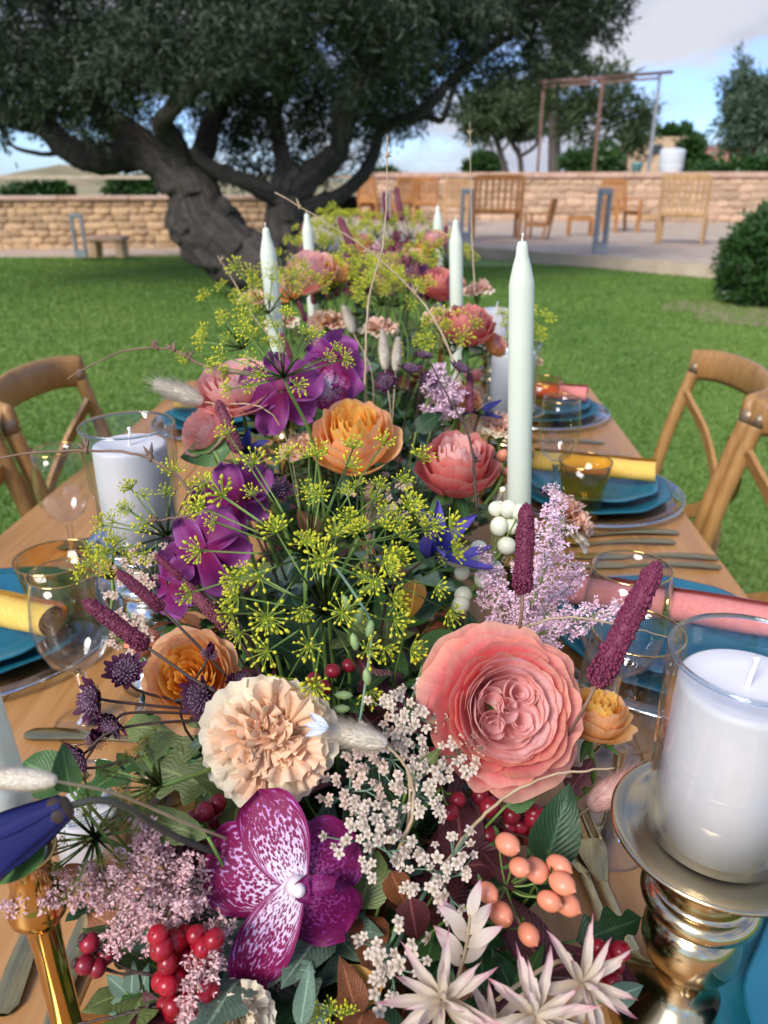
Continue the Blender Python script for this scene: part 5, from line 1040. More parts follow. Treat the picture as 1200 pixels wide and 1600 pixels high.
def clematis(label, loc, face, Rr, key, sd_=1, n=6, el=0.5, width=0.2, tgt=None, mid=None):
    rd = random.Random(sd_); M = frame(loc, face, rd.uniform(0, 6)); t = thing('clematis_flower', label, 'clematis', M, 'blue clematis flowers')
    for k in range(n):
        p1 = rd.uniform(0, 6); mb = MB().grid(lambda u, v: Vector((u * width * math.sin(math.pi * (0.06 + 0.93 * v) ** 0.85) ** 0.8 + 0.05 * math.sin(3 * v + p1) * v, v, 0.12 * u * u * 0.6 + 0.14 * math.sin(v * 4 + p1) * v)) * Rr, 5, 10)
        mb.build('petal', PM[key], t, True, Matrix.Rotation(k * 2 * math.pi / n + rd.uniform(-.2, .2), 4, 'Z') @ Matrix.Rotation(el * rd.uniform(0.6, 1.4), 4, 'X') @ Matrix.Diagonal((1, rd.uniform(0.85, 1.15), 1, 1)))
    m = MB()
    for i in range(24): d = (Vector((rd.gauss(0, .4), rd.gauss(0, .4), 1))).normalized(); m.tube([(0, 0, 0), d * Rr * 0.28], Rr * 0.012, 3, False)
    m.build('stamens', M_stem, t); stem(t, M, (0, 0, 0), tgt or foot(loc), 0.0012, M_dstem, mid); return t
def twig(label, pts, Z, r=0.0013, nodes=(), mat=None, name='twig', cat='twig', bsize=0.008):
    w = [P(p[0], p[1], Z + (p[2] if len(p) > 2 else 0)) for p in pts]; t = thing(name, label, cat, Matrix.Translation(w[0]), 'bare twigs and stalks'); q = bez([p - w[0] for p in w], 30)
    q = [p + rv(r * 0.5) for p in q]; MB().tube(q, np.linspace(r * 1.3, r * 0.55, len(q)), 6).build('stem', mat or M_twig, t)
    for f_ in nodes:
        i = int(f_ * (len(q) - 2)); p = q[i]; tn = (q[i + 1] - q[i]).normalized()
        MB().ball(p, r * 1.7, 6, 4, 1.4, None, 0.15).build('node', mat or M_twig, t)
        for k in range(4):
            d = (tn * random.uniform(-0.3, 0.9) + CU * random.uniform(0.4, 1) + CR * random.uniform(-.7, .7) + rv(0.4)).normalized(); L_ = bsize * random.uniform(0.6, 1.1)
            MB().tube([p, p + d * L_ * 0.5, p + d * L_], [r * 0.4, r * 1.15, r * 0.2], 5).build('bud', mat or M_twig, t)
    return t
# ------------------------------------------------------------------ the centrepiece, flower by flower
random.seed(21)
# roses
t = rose('large coral pink rose, fully open with swirled centre', P(790, 1108, 0.485), scr(0.10, 0.22, 1), 0.0440, 'pink_outer', 'pink_inner', 0.0, True, sd_=3)
rd = random.Random(4)
for ang, r_, h_, hf, cu in ((128, 1.20, 0.36, 0.62, 0.10), (200, 1.06, 0.46, 0.80, 0.06), (285, 1.06, 0.40, 0.70, 0.16), (20, 1.05, 0.42, 0.6, 0.2)):
    cup(0.0440 * r_, 0.0440 * h_, hf, cu, 0.025, 0.08, rd, 18, 10).build('petal', PM['pink_outer'], t, True, Matrix.Translation((0, 0, -0.47 * 0.0440)) @ Matrix.Rotation(R(ang), 4, 'Z'))
rose('apricot orange rose in the middle behind the dill', P(556, 695, 0.72), scr(-0.05, 0.66, 0.75), 0.047, 'orange_outer', 'orange_inner', 0.2, False, 0.75, sd_=5)
rose('orange rose at lower left with dark flowers in front', P(300, 1058, 0.55), scr(0.0, 0.35, 0.9), 0.033, 'orange_outer', 'orange_inner', 1.2, False, 0.25, sd_=6)
rose('small peach orange rose bud behind the large pink rose', P(930, 1125, 0.53), scr(0.10, 0.9, 0.35), 0.0265, 'orange_outer', 'orange_inner', 0.7, False, 0.55, True, sd_=7)
rose('coral rose right of the orange one, pale inside', P(714, 738, 0.75), scr(0.02, 0.75, 0.6), 0.045, 'coral_outer', 'coral_inner', 1.0, False, 0.7, sd_=8)
rose('blush pink rose at the left behind violet orchid', P(370, 608, 0.80), scr(-0.1, 0.7, 0.62), 0.043, 'blush_outer', 'coral_inner', 0.3, False, 0.2, sd_=9)
rose('lower blush rose tucked under the pink rose at left', P(326, 676, 0.78), scr(-0.45, 0.3, 0.7), 0.030, 'blush_outer', 'coral_inner', 2.0, False, 0.4, sd_=10)
rose('deep coral rose beside the far white pillar candle', P(730, 517, 1.0), scr(0.0, 0.75, 0.55), 0.040, 'coral_outer', 'coral_outer', 0.5, False, 0.75, sd_=11)
rose('small salmon rose at the foot of the deep coral rose', P(772, 540, 1.02), scr(0.5, 0.3, 0.7), 0.018, 'orange_outer', 'blush_outer', 0.5, False, 0.5, sd_=12)
rose('coral rose far back in front of left taper candles', P(484, 432, 1.28), scr(-0.2, 0.6, 0.7), 0.050, 'blush_outer', 'coral_inner', 0.1, False, 0.6, sd_=13)
rose('small orange rose right of the far coral rose', P(522, 428, 1.30), scr(0.2, 0.7, 0.5), 0.032, 'orange_outer', 'orange_inner', 0.9, False, 0.5, sd_=14)
rose('tiny pink rose beside the farthest right taper', P(679, 376, 1.52), scr(0, 0.7, 0.6), 0.028, 'blush_outer', 'coral_inner', 0.4, False, 0.4, sd_=15)
rose('small salmon rose right of the dark astrantias', P(726, 625, 0.88), scr(0.2, 0.6, 0.6), 0.020, 'orange_outer', 'blush_outer', 0.4, False, 0.4, sd_=16)
rose('pink rose far back in the middle of the bed', P(640, 412, 1.55), scr(0.1, 0.7, 0.6), 0.042, 'blush_outer', 'coral_inner', 0.9, False, 0.3, sd_=17)
rose('red coral rose half hidden at far right of the bed', P(690, 448, 1.35), scr(0.1, 0.7, 0.6), 0.042, 'coral_outer', 'coral_outer', 0.9, False, 0.4, sd_=18)
# carnations
carnation('peach and cream carnation above the spotted orchid', P(418, 1160, 0.46), scr(0.10, 0.12, 1), 0.0405, sd_=2)
carnation('cream carnation cut by the bottom edge', P(352, 1604, 0.40), scr(0, 0.8, 0.5), 0.026, ('carn_outer', 'carn_outer'), sd_=3)
carnation('cream carnation leaning out beside lilac plume on the right', P(897, 808, 0.74), scr(0.75, 0.45, 0.25), 0.036, ('carn_outer', 'carn_pink'), sd_=4, dens=0.8)
for k, (px, py, Z, rr_, lb) in enumerate(((512, 497, 1.12, 0.036, 'peach carnation below the left far taper'), (592, 510, 1.12, 0.032, 'flat peach carnation in the middle behind hare tails'), (690, 492, 1.08, 0.030, 'apricot carnation left of the deep coral rose'),
                                         (745, 450, 1.30, 0.030, 'peach carnation at the right edge behind second taper'), (402, 462, 1.30, 0.032, 'peach carnation at the left edge under the left taper'), (612, 402, 1.62, 0.034, 'peach carnation farthest back in the bed'),
                                         (478, 692, 0.80, 0.030, 'cream carnation hidden left of the orange rose'), (782, 662, 0.90, 0.028, 'cream carnation in front of right pillar candle'), (830, 560, 1.3, 0.024, 'cream carnation behind the tall taper'), (440, 500, 1.15, 0.030, 'cream carnation left of the violet orchids'))):
    carnation(lb, P(px, py, Z), scr(0.1 * (k % 3 - 1), 0.85, 0.5), rr_, ('carn_pink', 'carn_inner') if k % 2 == 0 else ('carn_outer', 'carn_pink'), sd_=20 + k, dens=0.7)
# orchids
orchid('magenta orchid with white speckles in the front', P(462, 1382, 0.43), scr(-0.02, 0.10, 1), 0.0470, 'orchid_spot', R(6), 4,
       ((110, 1.12, 0.47, -0.02), (166, 1.18, 0.60, 0.05), (26, 0.84, 0.70, 0.35), (237, 1.34, 0.32, -0.05), (302, 0.97, 0.60, 0.3)), True, 'orchid_dark')
for lb, px, py, Z, f_, rr_, rl in (('violet orchid, upper of three left of the dill', 372, 782, 0.60, (0.35, -0.35, 0.8), 0.032, 0.3), ('violet orchid, middle of three left of the dill', 318, 862, 0.575, (-0.2, -0.30, 0.9), 0.033, 0.9), ('violet orchid, lowest of three, edge on at left', 262, 912, 0.59, (-0.5, -0.1, 0.75), 0.026, 2.0),
                               ('violet orchid below the pink rose at left', 440, 612, 0.77, (0.0, -0.15, 0.9), 0.041, 0.2), ('violet orchid above the orange rose', 528, 560, 0.84, (0.3, 0.2, 0.8), 0.040, 0.8), ('violet orchid half hidden between two violet orchids', 488, 575, 0.88, (-0.2, 0.5, 0.7), 0.036, 1.6)):
    orchid(lb, P(px, py, Z), scr(*f_), rr_, 'orchid_violet', rl, 30 + px, None, False)
orchid('spotted magenta orchid lip beneath the violet orchids', P(515, 605, 0.80), scr(0.1, -0.2, 0.9), 0.022, 'orchid_spot', 0.2, 8)
orchid('small purple orchid bloom far back right of the bed', P(650, 432, 1.40), scr(0.1, 0.2, 0.9), 0.030, 'orchid_violet', 0.5, 9, None, False)
# dill
dill('big yellow-green dill umbel in the centre, upper one', P(484, 868, 0.55), scr(-0.05, 0.75, 0.55), 0.096, 0.0118, 30, 88, sd_=1, mid=[P(480, 960, 0.56)])
dill('big yellow-green dill umbel in the centre, lower one', P(508, 956, 0.52), scr(0.10, 0.25, 0.9), 0.066, 0.0118, 26, 92, sd_=2)
dill('dill umbel right of centre before the blue clematis', P(596, 900, 0.56), scr(0.35, 0.6, 0.6), 0.050, 0.0105, 16, 85, sd_=3)
dill('fine dill umbel over the violet orchids', P(443, 590, 0.66), scr(-0.25, 0.75, 0.5), 0.056, 0.0095, 20, 92, sd_=4)
dill('dill umbel spreading left of the blush rose', P(380, 545, 0.85), scr(-0.4, 0.8, 0.4), 0.060, 0.0105, 14, 80, sd_=5)
dill('dill umbel beside the left pillar candle', P(262, 838, 0.62), scr(-0.5, 0.7, 0.4), 0.050, 0.0105, 14, 80, sd_=6)
dill('faded dill umbel seen from below at lower left', P(148, 1308, 0.42), scr(-0.3, 0.1, 0.95), 0.030, 0.0048, 24, 95, 'dill_old', sd_=7, tgt=P(240, 1420, 0.47), mid=[P(190, 1325, 0.425), P(215, 1365, 0.44)])
dill('faded dill umbel pointing left beside the carnation', P(252, 1228, 0.44), scr(-0.85, 0.25, 0.3), 0.034, 0.0048, 20, 75, 'dill_old', sd_=8, tgt=P(400, 1180, 0.50), mid=[P(300, 1212, 0.45)])
dill('loose dill umbel left of the wine glass, blurred', P(175, 905, 0.64), scr(-0.1, 0.9, 0.3), 0.030, 0.010, 10, 60, sd_=9)
dill('dill umbel behind the left taper candle', P(420, 490, 1.02), scr(-0.3, 0.8, 0.4), 0.070, 0.013, 14, 75, sd_=10)
for k, (px, py, Z) in enumerate(((545, 372, 1.75), (505, 398, 1.60), (590, 372, 1.8), (555, 440, 1.40), (595, 478, 1.22), (520, 455, 1.30), (455, 470, 1.15), (620, 480, 1.25), (705, 555, 1.0), (640, 375, 1.75), (700, 420, 1.5), (800, 545, 1.2), (575, 400, 1.7))):
    dill(('far dill umbel at the top of the bed, in front of the chairs', 'far dill umbel right of the left taper', 'far dill umbel near the bollard', 'dill umbel behind the violet orchids', 'dill umbel beside the flat peach carnation', 'dill umbel right of the far coral rose', 'dill umbel by the left taper foot',
          'dill umbel left of the deep coral rose', 'green dill umbel just below the deep coral rose', 'far dill umbel left of the small pink rose', 'far dill umbel by the second right taper', 'dill umbel left of the tall taper', 'far dill umbel amid pink spikes')[k],
         P(px, py, Z), scr(random.uniform(-.3, .3), 0.9, 0.3), 0.062, 0.014, 14, 72, sd_=40 + k)
dill('small dill umbel at the bottom edge', P(520, 1590, 0.40), scr(0, 0.5, 0.9), 0.010, 0.0070, 5, 70, sd_=60)
0 and dill('single dill umbel over the orange rose, left side', P(500, 800, 0.58), scr(0.05, 0.95, 0.3), 0.052, 0.0105, 14, 75, sd_=61)
dill('single dill umbel over the lower right of orange rose', P(560, 840, 0.57), scr(0.30, 0.85, 0.3), 0.050, 0.0105, 9, 75, sd_=62)
# burnet spikes
brush('upright burgundy spike in front of the tall taper', (816, 928), (823, 788), 0.50, tgt=P(800, 1040, 0.53), smat=M_twig)
brush('large burgundy spike above the pillar candle glass', (930, 1072), (1028, 880), 0.455, tgt=P(880, 1160, 0.50), smat=M_twig)
brush('burgundy spike pointing left over the wine glass', (230, 1012), (132, 938), 0.50, mid=[P(300, 1060, 0.495), P(360, 1098, 0.49)], tgt=P(440, 1200, 0.50))
brush('burgundy spike above the one over the wine glass', (254, 952), (184, 894), 0.54, mid=[P(320, 1020, 0.54)], tgt=P(420, 1130, 0.55))
brush('dusky burgundy spike left of the big dill', (356, 982), (288, 912), 0.56, kind=2, mid=[P(380, 1010, 0.56)], tgt=P(440, 1110, 0.57))
brush('dusky spike in front of the lower blush rose', (374, 708), (340, 626), 0.70, kind=2, mid=[P(395, 760, 0.70)])
brush('small spike right of the dark astrantias', (734, 645), (734, 583), 0.86, kind=2)
brush('short burgundy spike beside the violet orchid', (285, 905), (243, 868), 0.57)
for k, (a, b, Z) in enumerate((((478, 502), (466, 470), 1.05), ((652, 455), (650, 405), 1.4), ((604, 345), (600, 300), 1.7), ((628, 345), (618, 292), 1.7), ((668, 470), (664, 425), 1.35), ((560, 410), (530, 340), 1.5), ((590, 435), (580, 385), 1.5), ((628, 440), (622, 380), 1.5), ((548, 440), (540, 395), 1.5), ((455, 560), (440, 520), 0.95), ((702, 470), (705, 425), 1.3), ((612, 465), (606, 415), 1.35), ((575, 470), (570, 425), 1.35))):
    brush(('far burgundy spike under the left taper', 'far burgundy spike at the bed centre right', 'thin spike standing highest before the chairs', 'second thin spike high before the chairs', 'spike left of second right taper', 'slanting spike at the far end of the bed', 'far spike left of centre pink rose', 'far spike beside peach carnation farthest back', 'far spike right of small orange rose',
           'dusky spike left of the violet orchids', 'far spike in front of second right taper', 'spike amid dill at far bed middle', 'spike amid dill at far bed, left of middle')[k], a, b, Z, kind=(0, 2)[k % 2])
# plumes
plume('lilac astilbe plume rising right of the big rose', [(800, 1010, 0.02), (840, 920, 0), (862, 840, 0), (868, 752, 0)], 0.58, M_ast, 0.032, 28, 1, 0.9)
plume('lilac astilbe plume leaning right over the glasses', [(800, 1000, 0.02), (860, 985, 0), (920, 962, 0), (990, 950, 0)], 0.55, M_ast, 0.020, 20, 2, 0.9)
plume('lilac astilbe plume left of the upright spike', [(800, 1010, 0.02), (785, 960, 0), (770, 910, 0), (752, 855, 0)], 0.60, M_ast, 0.024, 20, 3, 0.9)
plume('lilac astilbe behind the upright spike', [(815, 1010, 0.03), (838, 980, 0.0), (880, 930, 0), (912, 880, 0)], 0.60, M_ast, 0.024, 20, 4, 0.9)
plume('dusty pink astilbe reaching left across the gold candlestick', [(330, 1420, 0.03), (240, 1375, 0), (140, 1388, -0.01), (0, 1418, -0.02)], 0.415, M_ast2, 0.024, 30, 5, 0.9, M_twig)
plume('dusty pink astilbe hanging beside the red berries', [(320, 1400, 0.03), (270, 1430, 0), (215, 1455, 0), (165, 1462, 0)], 0.42, M_ast2, 0.020, 18, 6, 0.9, M_twig)
plume('dusty pink astilbe upright left of the spotted orchid', [(320, 1450, 0.03), (275, 1380, 0.0), (235, 1330, 0), (215, 1285, 0)], 0.425, M_ast2, 0.020, 16, 7, 0.9, M_twig)
plume('dusty pink astilbe tip under the spotted orchid', [(480, 1440, 0.03), (460, 1500, 0.02), (435, 1560, 0.02)], 0.44, M_ast2, 0.012, 12, 8, 0.8, M_twig)
plume('dusty pink astilbe over the red berries at bottom', [(345, 1430, 0.03), (318, 1510, 0), (285, 1605, 0)], 0.40, M_ast2, 0.010, 14, 9, 0.8, M_twig)
plume('mauve astilbe behind dark astrantias near deep coral rose', [(690, 660, 0.02), (690, 620, 0), (682, 570, 0)], 0.85, M_ast, 0.035, 20, 10, 0.7, None, 1.4)
plume('pink astilbe haze at the far bed centre', [(600, 460, 0), (590, 420, 0), (585, 380, 0)], 1.5, M_ast2, 0.05, 20, 11, 0.4, None, 2.4)
plume('lilac astilbe haze at the far bed right', [(655, 470, 0), (650, 430, 0), (645, 395, 0)], 1.45, M_sang2, 0.05, 20, 12, 0.4, None, 2.4)
# yarrow
for k, (px, py, Z, rr_, key, n, lb) in enumerate(((640, 1120, 0.475, 0.024, 'yarrow', 60, 'cream yarrow cluster left of the large pink rose'), (590, 1170, 0.47, 0.020, 'yarrow_pink', 44, 'cream yarrow cluster right of the hare tail'), (662, 1232, 0.455, 0.022, 'yarrow', 50, 'cream yarrow cluster below the large pink rose'),
        (582, 1308, 0.435, 0.023, 'yarrow', 56, 'cream yarrow cluster right of the spotted orchid'), (700, 1372, 0.42, 0.022, 'yarrow', 44, 'white yarrow cluster left of the coral berries'), (612, 1500, 0.395, 0.019, 'yarrow', 34, 'white yarrow cluster above the pale star flowers'),
        (232, 882, 0.60, 0.028, 'yarrow_pink', 50, 'pinkish yarrow cluster between candle and violet orchid'), (205, 985, 0.585, 0.020, 'yarrow_pink', 36, 'pinkish yarrow under the burgundy spike at left'), (598, 772, 0.72, 0.032, 'yarrow_pink', 50, 'pinkish yarrow under the orange rose'), (720, 1175, 0.47, 0.016, 'yarrow', 26, 'small yarrow cluster tucked under pink rose petals'),
        (548, 1230, 0.46, 0.016, 'yarrow_pink', 26, 'small yarrow cluster right of the carnation'))):
    yarrow(lb, P(px, py, Z), scr(0.1, 0.45, 0.85), rr_, int(n * 0.95), 0.0033, key, 50 + k)
# berries
berries('cluster of white snowberries beside the tall taper', [(780, 822), (795, 795), (812, 800), (792, 853), (775, 795, 0.01), (735, 872), (722, 895, 0.01), (712, 872), (756, 905), (770, 888, 0.02), (720, 945), (724, 930, 0.01), (800, 820, 0.012), (748, 858, 0.01)], 0.62, 14.5, M_wberry, hub=(765, 880), group='white snowberries', sd_=2)
hp = [(793, 1319), (812, 1355), (838, 1360, 0.012), (873, 1353, 0.012), (878, 1380), (858, 1408), (885, 1412, 0.012), (782, 1428), (762, 1395), (826, 1460)]
berries('spray of coral hypericum berries in front of the dark leaf', hp, 0.425, 18.5, M_hyp, 'oval', hub=(790, 1385), group='coral hypericum berries', sd_=3, jz=0.004,
        dirs=[scr(0.7, -0.1, 0.8), scr(0.6, 0.0, 0.9), scr(0.5, -0.4, 0.8), scr(0.6, -0.1, 0.6), scr(0.7, -0.2, 0.7), scr(0.85, -0.1, 0.5), scr(0.75, -0.3, 0.5), scr(0.4, 0.0, 0.9), scr(0.5, -0.1, 0.85), scr(0.45, -0.35, 0.8)])
rb = []
rd = random.Random(5)
for i in range(36):
    y = rd.uniform(0, 1); rb.append((290 + rd.uniform(-48, 48) * (1 - 0.35 * y), 1460 + y * 128, rd.uniform(-0.014, 0.006)))
berries('heap of glossy red berries at the bottom left', rb, 0.415, 16.5, M_red, hub=(300, 1470), group='red berry clusters', sd_=5, smat=M_dstem)
berries('dark red berries on a stalk beside the gold candlestick', [(140, 1473), (133, 1507), (152, 1512, 0.005), (165, 1492, 0.012)], 0.42, 16, M_dred, hub=(215, 1520), group='red berry clusters', smat=M_dstem, calyx=True, sd_=6)
rb = [(745 + rd.uniform(-55, 95), 1265 + rd.uniform(-35, 55), rd.uniform(0, 0.03)) for i in range(26)]
berries('deep red berries in shade under the large pink rose', rb, 0.50, 17, M_dred, hub=(770, 1280), group='red berry clusters', sd_=7, smat=M_dstem)
berries('bright red berries at the bottom right by the pale star flower', [(970, 1486), (945, 1500), (962, 1508, 0.006), (935, 1480, 0.01), (958, 1532), (938, 1525, 0.006), (925, 1512, 0.012), (950, 1490, 0.014)], 0.43, 15, M_red, hub=(930, 1530), group='red berry clusters', sd_=8, smat=M_dstem)
berries('single red berries between dill and the carnation', [(520, 1048), (505, 1075), (545, 1040, 0.01), (490, 1062, 0.02)], 0.52, 13, M_dred, hub=(520, 1090), group='red berry clusters', sd_=9)
berries('red berry beside the yarrow left of pink rose', [(682, 1218), (675, 1180, 0.01), (705, 1270), (715, 1250, 0.01)], 0.475, 13, M_dred, hub=(690, 1230), group='red berry clusters', sd_=10)
berries('red berries behind the lower left of the carnation', [(320, 1268), (340, 1255, 0.01), (302, 1280, 0.01), (335, 1280, 0.012)], 0.47, 15, M_dred, hub=(330, 1290), group='red berry clusters', sd_=11)
berries('salmon berries behind the burgundy spike at left', [(238, 998), (222, 1015), (242, 1020, 0.01), (208, 1008, 0.015)], 0.60, 14, M_hyp, 'oval', hub=(240, 1020), group='coral hypericum berries', sd_=12)
berries('salmon berries right of the coral rose', [(785, 712), (778, 730), (765, 705, 0.01), (792, 738, 0.01)], 0.78, 9, M_hyp, 'oval', hub=(770, 740), group='coral hypericum berries', sd_=13)
# hare's tails
bunny("cream hare's-tail grass beside the peach carnation", (605, 1162), (500, 1136), 0.445, M_fluff, 27, mid=[P(635, 1200, 0.45), P(640, 1260, 0.455)], tgt=P(630, 1330, 0.48), hl=1.4)
bunny("white hare's-tail grass left of the blush rose", (318, 628), (250, 603), 0.78, M_fluff, 20, hl=1.5)
bunny("white hare's-tail, left of two in the middle", (602, 578), (598, 518), 0.90, M_fluff, 13, hl=0.7)
bunny("white hare's-tail, right of two in the middle", (618, 580), (622, 530), 0.90, M_fluff, 12, hl=0.7)
bunny("fluffy white hare's-tail at the left edge over candlestick", (88, 1220), (-45, 1214), 0.342, M_fluff, 27, mid=[P(180, 1240, 0.37), P(300, 1290, 0.42)], tgt=P(380, 1320, 0.46), hl=0.8)
bunny("dusty pink hare's-tail on the table right of pink rose", (920, 1262), (1000, 1205), 0.52, M_fluffp, 34, hl=0.7, tgt=P(840, 1300, 0.52))
bunny("cream hare's-tail in the far bed", (552, 520), (538, 482), 1.1, M_fluff, 12, hl=0.8)
# astrantias
AS = [(152, 1092, 0.50, (-0.6, 0.1, 0.8), 0.0165), (198, 1052, 0.52, (0.1, 0.6, 0.8), 0.0155), (320, 1088, 0.50, (-0.5, 0.05, 0.85), 0.0165), (178, 1125, 0.50, (-0.3, -0.5, 0.8), 0.013), (128, 1180, 0.49, (-0.5, -0.3, 0.8), 0.0145), (325, 1028, 0.51, (0.3, 0.8, 0.3), 0.010), (375, 1068, 0.51, (0.2, 0.4, 0.8), 0.010),
      (606, 600, 0.82, (-0.4, 0.3, 0.8), 0.015), (642, 582, 0.84, (0.1, 0.8, 0.5), 0.015), (718, 580, 0.84, (0.3, 0.7, 0.5), 0.014), (662, 560, 0.88, (0.1, 0.8, 0.5), 0.013), (668, 598, 0.84, (0.1, 0.5, 0.7), 0.013), (395, 742, 0.66, (0.0, 0.7, 0.7), 0.016), (430, 770, 0.64, (0.2, 0.6, 0.7), 0.016), (285, 845, 0.60, (-0.2, 0.8, 0.5), 0.013), (150, 1160, 0.50, (0.2, 0.6, 0.6), 0.012)]
AL = ['largest dark astrantia left of the orange rose', 'dark astrantia above the largest at left', 'dark astrantia in front of the orange rose', 'dark astrantia pointing down at left', 'lowest dark astrantia near the wine glass foot', 'dark closed bud in front of orange rose', 'small dark astrantia right of the left orange rose',
      'dark astrantia left of the middle group', 'dark astrantia in the centre of the middle group', 'dark astrantia left of the small spike', 'dark astrantia highest in the middle group', 'dark astrantia at right in the middle group', 'muted astrantia behind upper violet orchid', 'muted astrantia above the big dill', 'muted astrantia above the middle violet orchid', 'dark astrantia bud at the far left of its group']
for k, ((px, py, Z, f_, rr_), lb) in enumerate(zip(AS, AL)): astrantia(lb, P(px, py, Z), scr(*f_), rr_, 70 + k, 0.2 if k not in (5, 15) else 1.1, tgt=P(420, 1120, 0.56) if k < 5 or k == 15 else None, mid=[P(px * 0.4 + 250 * 0.6, py * 0.4 + 1105 * 0.6, Z + 0.01)] if k < 5 else None)
# clematis
clematis('violet blue spiky clematis right of the big dill', P(664, 872, 0.60), scr(0.40, 0.55, 0.5), 0.050, 'clematis', 3, 8, 0.75, 0.14)
clematis('dark blue clematis right of the small spike, behind', P(748, 650, 0.88), scr(0.2, 0.7, 0.5), 0.030, 'clematis_dark', 4, 6, 0.5, 0.18)
clematis('dark blue clematis left of the lower blush rose', P(385, 705, 0.72), scr(0.2, 0.5, 0.7), 0.022, 'clematis_dark', 5, 6, 0.6, 0.2)
# nodding bell clematis at the left edge
bl = P(102, 1262, 0.365); dirv = (P(-40, 1345, 0.355) - bl); M = frame(bl, dirv, 0.4); t = thing('clematis_flower', 'dark blue nodding clematis bell at the left edge', 'clematis', M, 'blue clematis flowers')
for k in range(5):
    p1 = k * 1.3
    mb = MB().grid(lambda u, v: Vector(((0.006 + 0.004 * math.sin(v * 2.6) + 0.012 * v ** 3) * math.cos(u * 0.62 * (1 - 0.75 * v ** 2)), (0.0065 + 0.0085 * math.sin(v * 2.4)) * math.sin(u * 0.66 * (1 - 0.85 * v ** 3)) * 1.2, v * 0.054)), 6, 10)
    mb.build('petal', PM['clematis_dark'], t, True, Matrix.Rotation(k * 1.2566, 4, 'Z'))
MB().lathe([(0.001, -0.003), (0.005, -0.002), (0.0075, 0.003), (0.0072, 0.006)], 12).build('calyx', M_dstem, t)
stem(t, M, (0, 0, -0.001), P(420, 1360, 0.48), 0.0016, plain('purple_green_stem', C('3a3a34'), C('55584a'), 0.5), [P(150, 1250, 0.372), P(200, 1262, 0.385), P(280, 1310, 0.42)])
leaf_at(t, 'ovate', 1, M.to_3x3().inverted() @ scr(-0.25, -1, -0.3) * 0.011 + Vector((0, 0, 0.008)), M.to_3x3().inverted() @ scr(-0.72, -0.55, 0.1), M.to_3x3().inverted() @ scr(0.3, 0.6, 0.7), 0.036)
# bleached star-shaped foliage
def star(label, loc, face, Rr, n, sd_):
    rd = random.Random(sd_); M = frame(loc, face, rd.uniform(0, 6)); t = thing('bleached_star_flower', label, 'dried flower', M, 'bleached pink-tipped star flowers')
    for ring, (cnt, el, sc) in enumerate(((n, 0.12, 1.0), (n - 2, 0.55, 0.85), (4, 1.0, 0.65))):
        for k in range(cnt):
            p1 = rd.uniform(0, 6); mb = MB().grid(lambda u, v: Vector((u * 0.098 * math.sin(math.pi * (0.05 + 0.95 * v) ** 0.8) ** 0.9, v, 0.12 * abs(u) * math.sin(math.pi * v) + 0.14 * math.sin(3.4 * v + p1) * v)) * Rr * sc * rd.uniform(0.9, 1.1), 4, 8)
            mb.build('petal', PM['white_star'], t, True, Matrix.Rotation(k * 2 * math.pi / cnt + rd.uniform(-.25, .25) + ring * 0.4, 4, 'Z') @ Matrix.Translation((0, 0.02 * Rr, 0.05 * Rr * ring)) @ Matrix.Rotation(el * rd.uniform(0.5, 1.4), 4, 'X'))
    stem(t, M, (0, 0, 0), foot(loc), 0.0012, M_straw); return t
star('pale star flower at the bottom centre', P(690, 1562, 0.372), scr(-0.1, 0.45, 0.9), 0.030, 8, 1)
star('pale star flower right of bottom centre', P(835, 1588, 0.37), scr(0.1, 0.5, 0.9), 0.030, 8, 2)
star('pale pink-tipped star flower nearest the red berries', P(908, 1535, 0.385), scr(0.2, 0.35, 0.9), 0.030, 7, 3)
star('small pale star left of the bottom red berries', P(770, 1600, 0.385), scr(0.0, 0.5, 0.9), 0.024, 6, 4)
def sprig(label, pts, Z, kind, mi, size, n=9, name='leaf_sprig', cat='foliage', group='leaf sprigs in the centrepiece', pair=True, smat=None, rad=0.0011):
    w = [P(p[0], p[1], Z + (p[2] if len(p) > 2 else 0)) for p in pts]; t = thing(name, label, cat, Matrix.Translation(w[0]), group); q = bez([p - w[0] for p in w], 16); MB().tube(q, np.linspace(rad, rad * 0.5, len(q)), 5).build('stem', smat or M_stem, t)
    for i in range(n):
        f_ = 0.2 + 0.8 * i / max(1, n - 1); j = min(len(q) - 2, int(f_ * (len(q) - 1))); tn = (q[j + 1] - q[j]).normalized(); sd2 = tn.cross(CB).normalized() * (1 if i % 2 else -1)
        leaf_at(t, kind, mi, q[j], tn * 0.8 + sd2 * (0.9 if i < n - 1 else 0) + rv(0.25), CB + CU * 0.5 + rv(0.3), size * random.uniform(0.75, 1.15))
    return t
st_m = LM  # bleached ruscus leaves
LEAF['lance', 9, 1] = MB().grid(leaf_shape('lance', 4), 4, 7).mesh('leaf', PM['white_star']); LEAF['lance', 9, 2] = MB().grid(leaf_shape('lance', 9), 4, 7).mesh('leaf', PM['white_star'])
sprig('bleached white leafy sprig below the white yarrow', [(715, 1530), (728, 1480), (734, 1430)], 0.40, 'lance', 9, 0.021, 9, smat=M_straw)
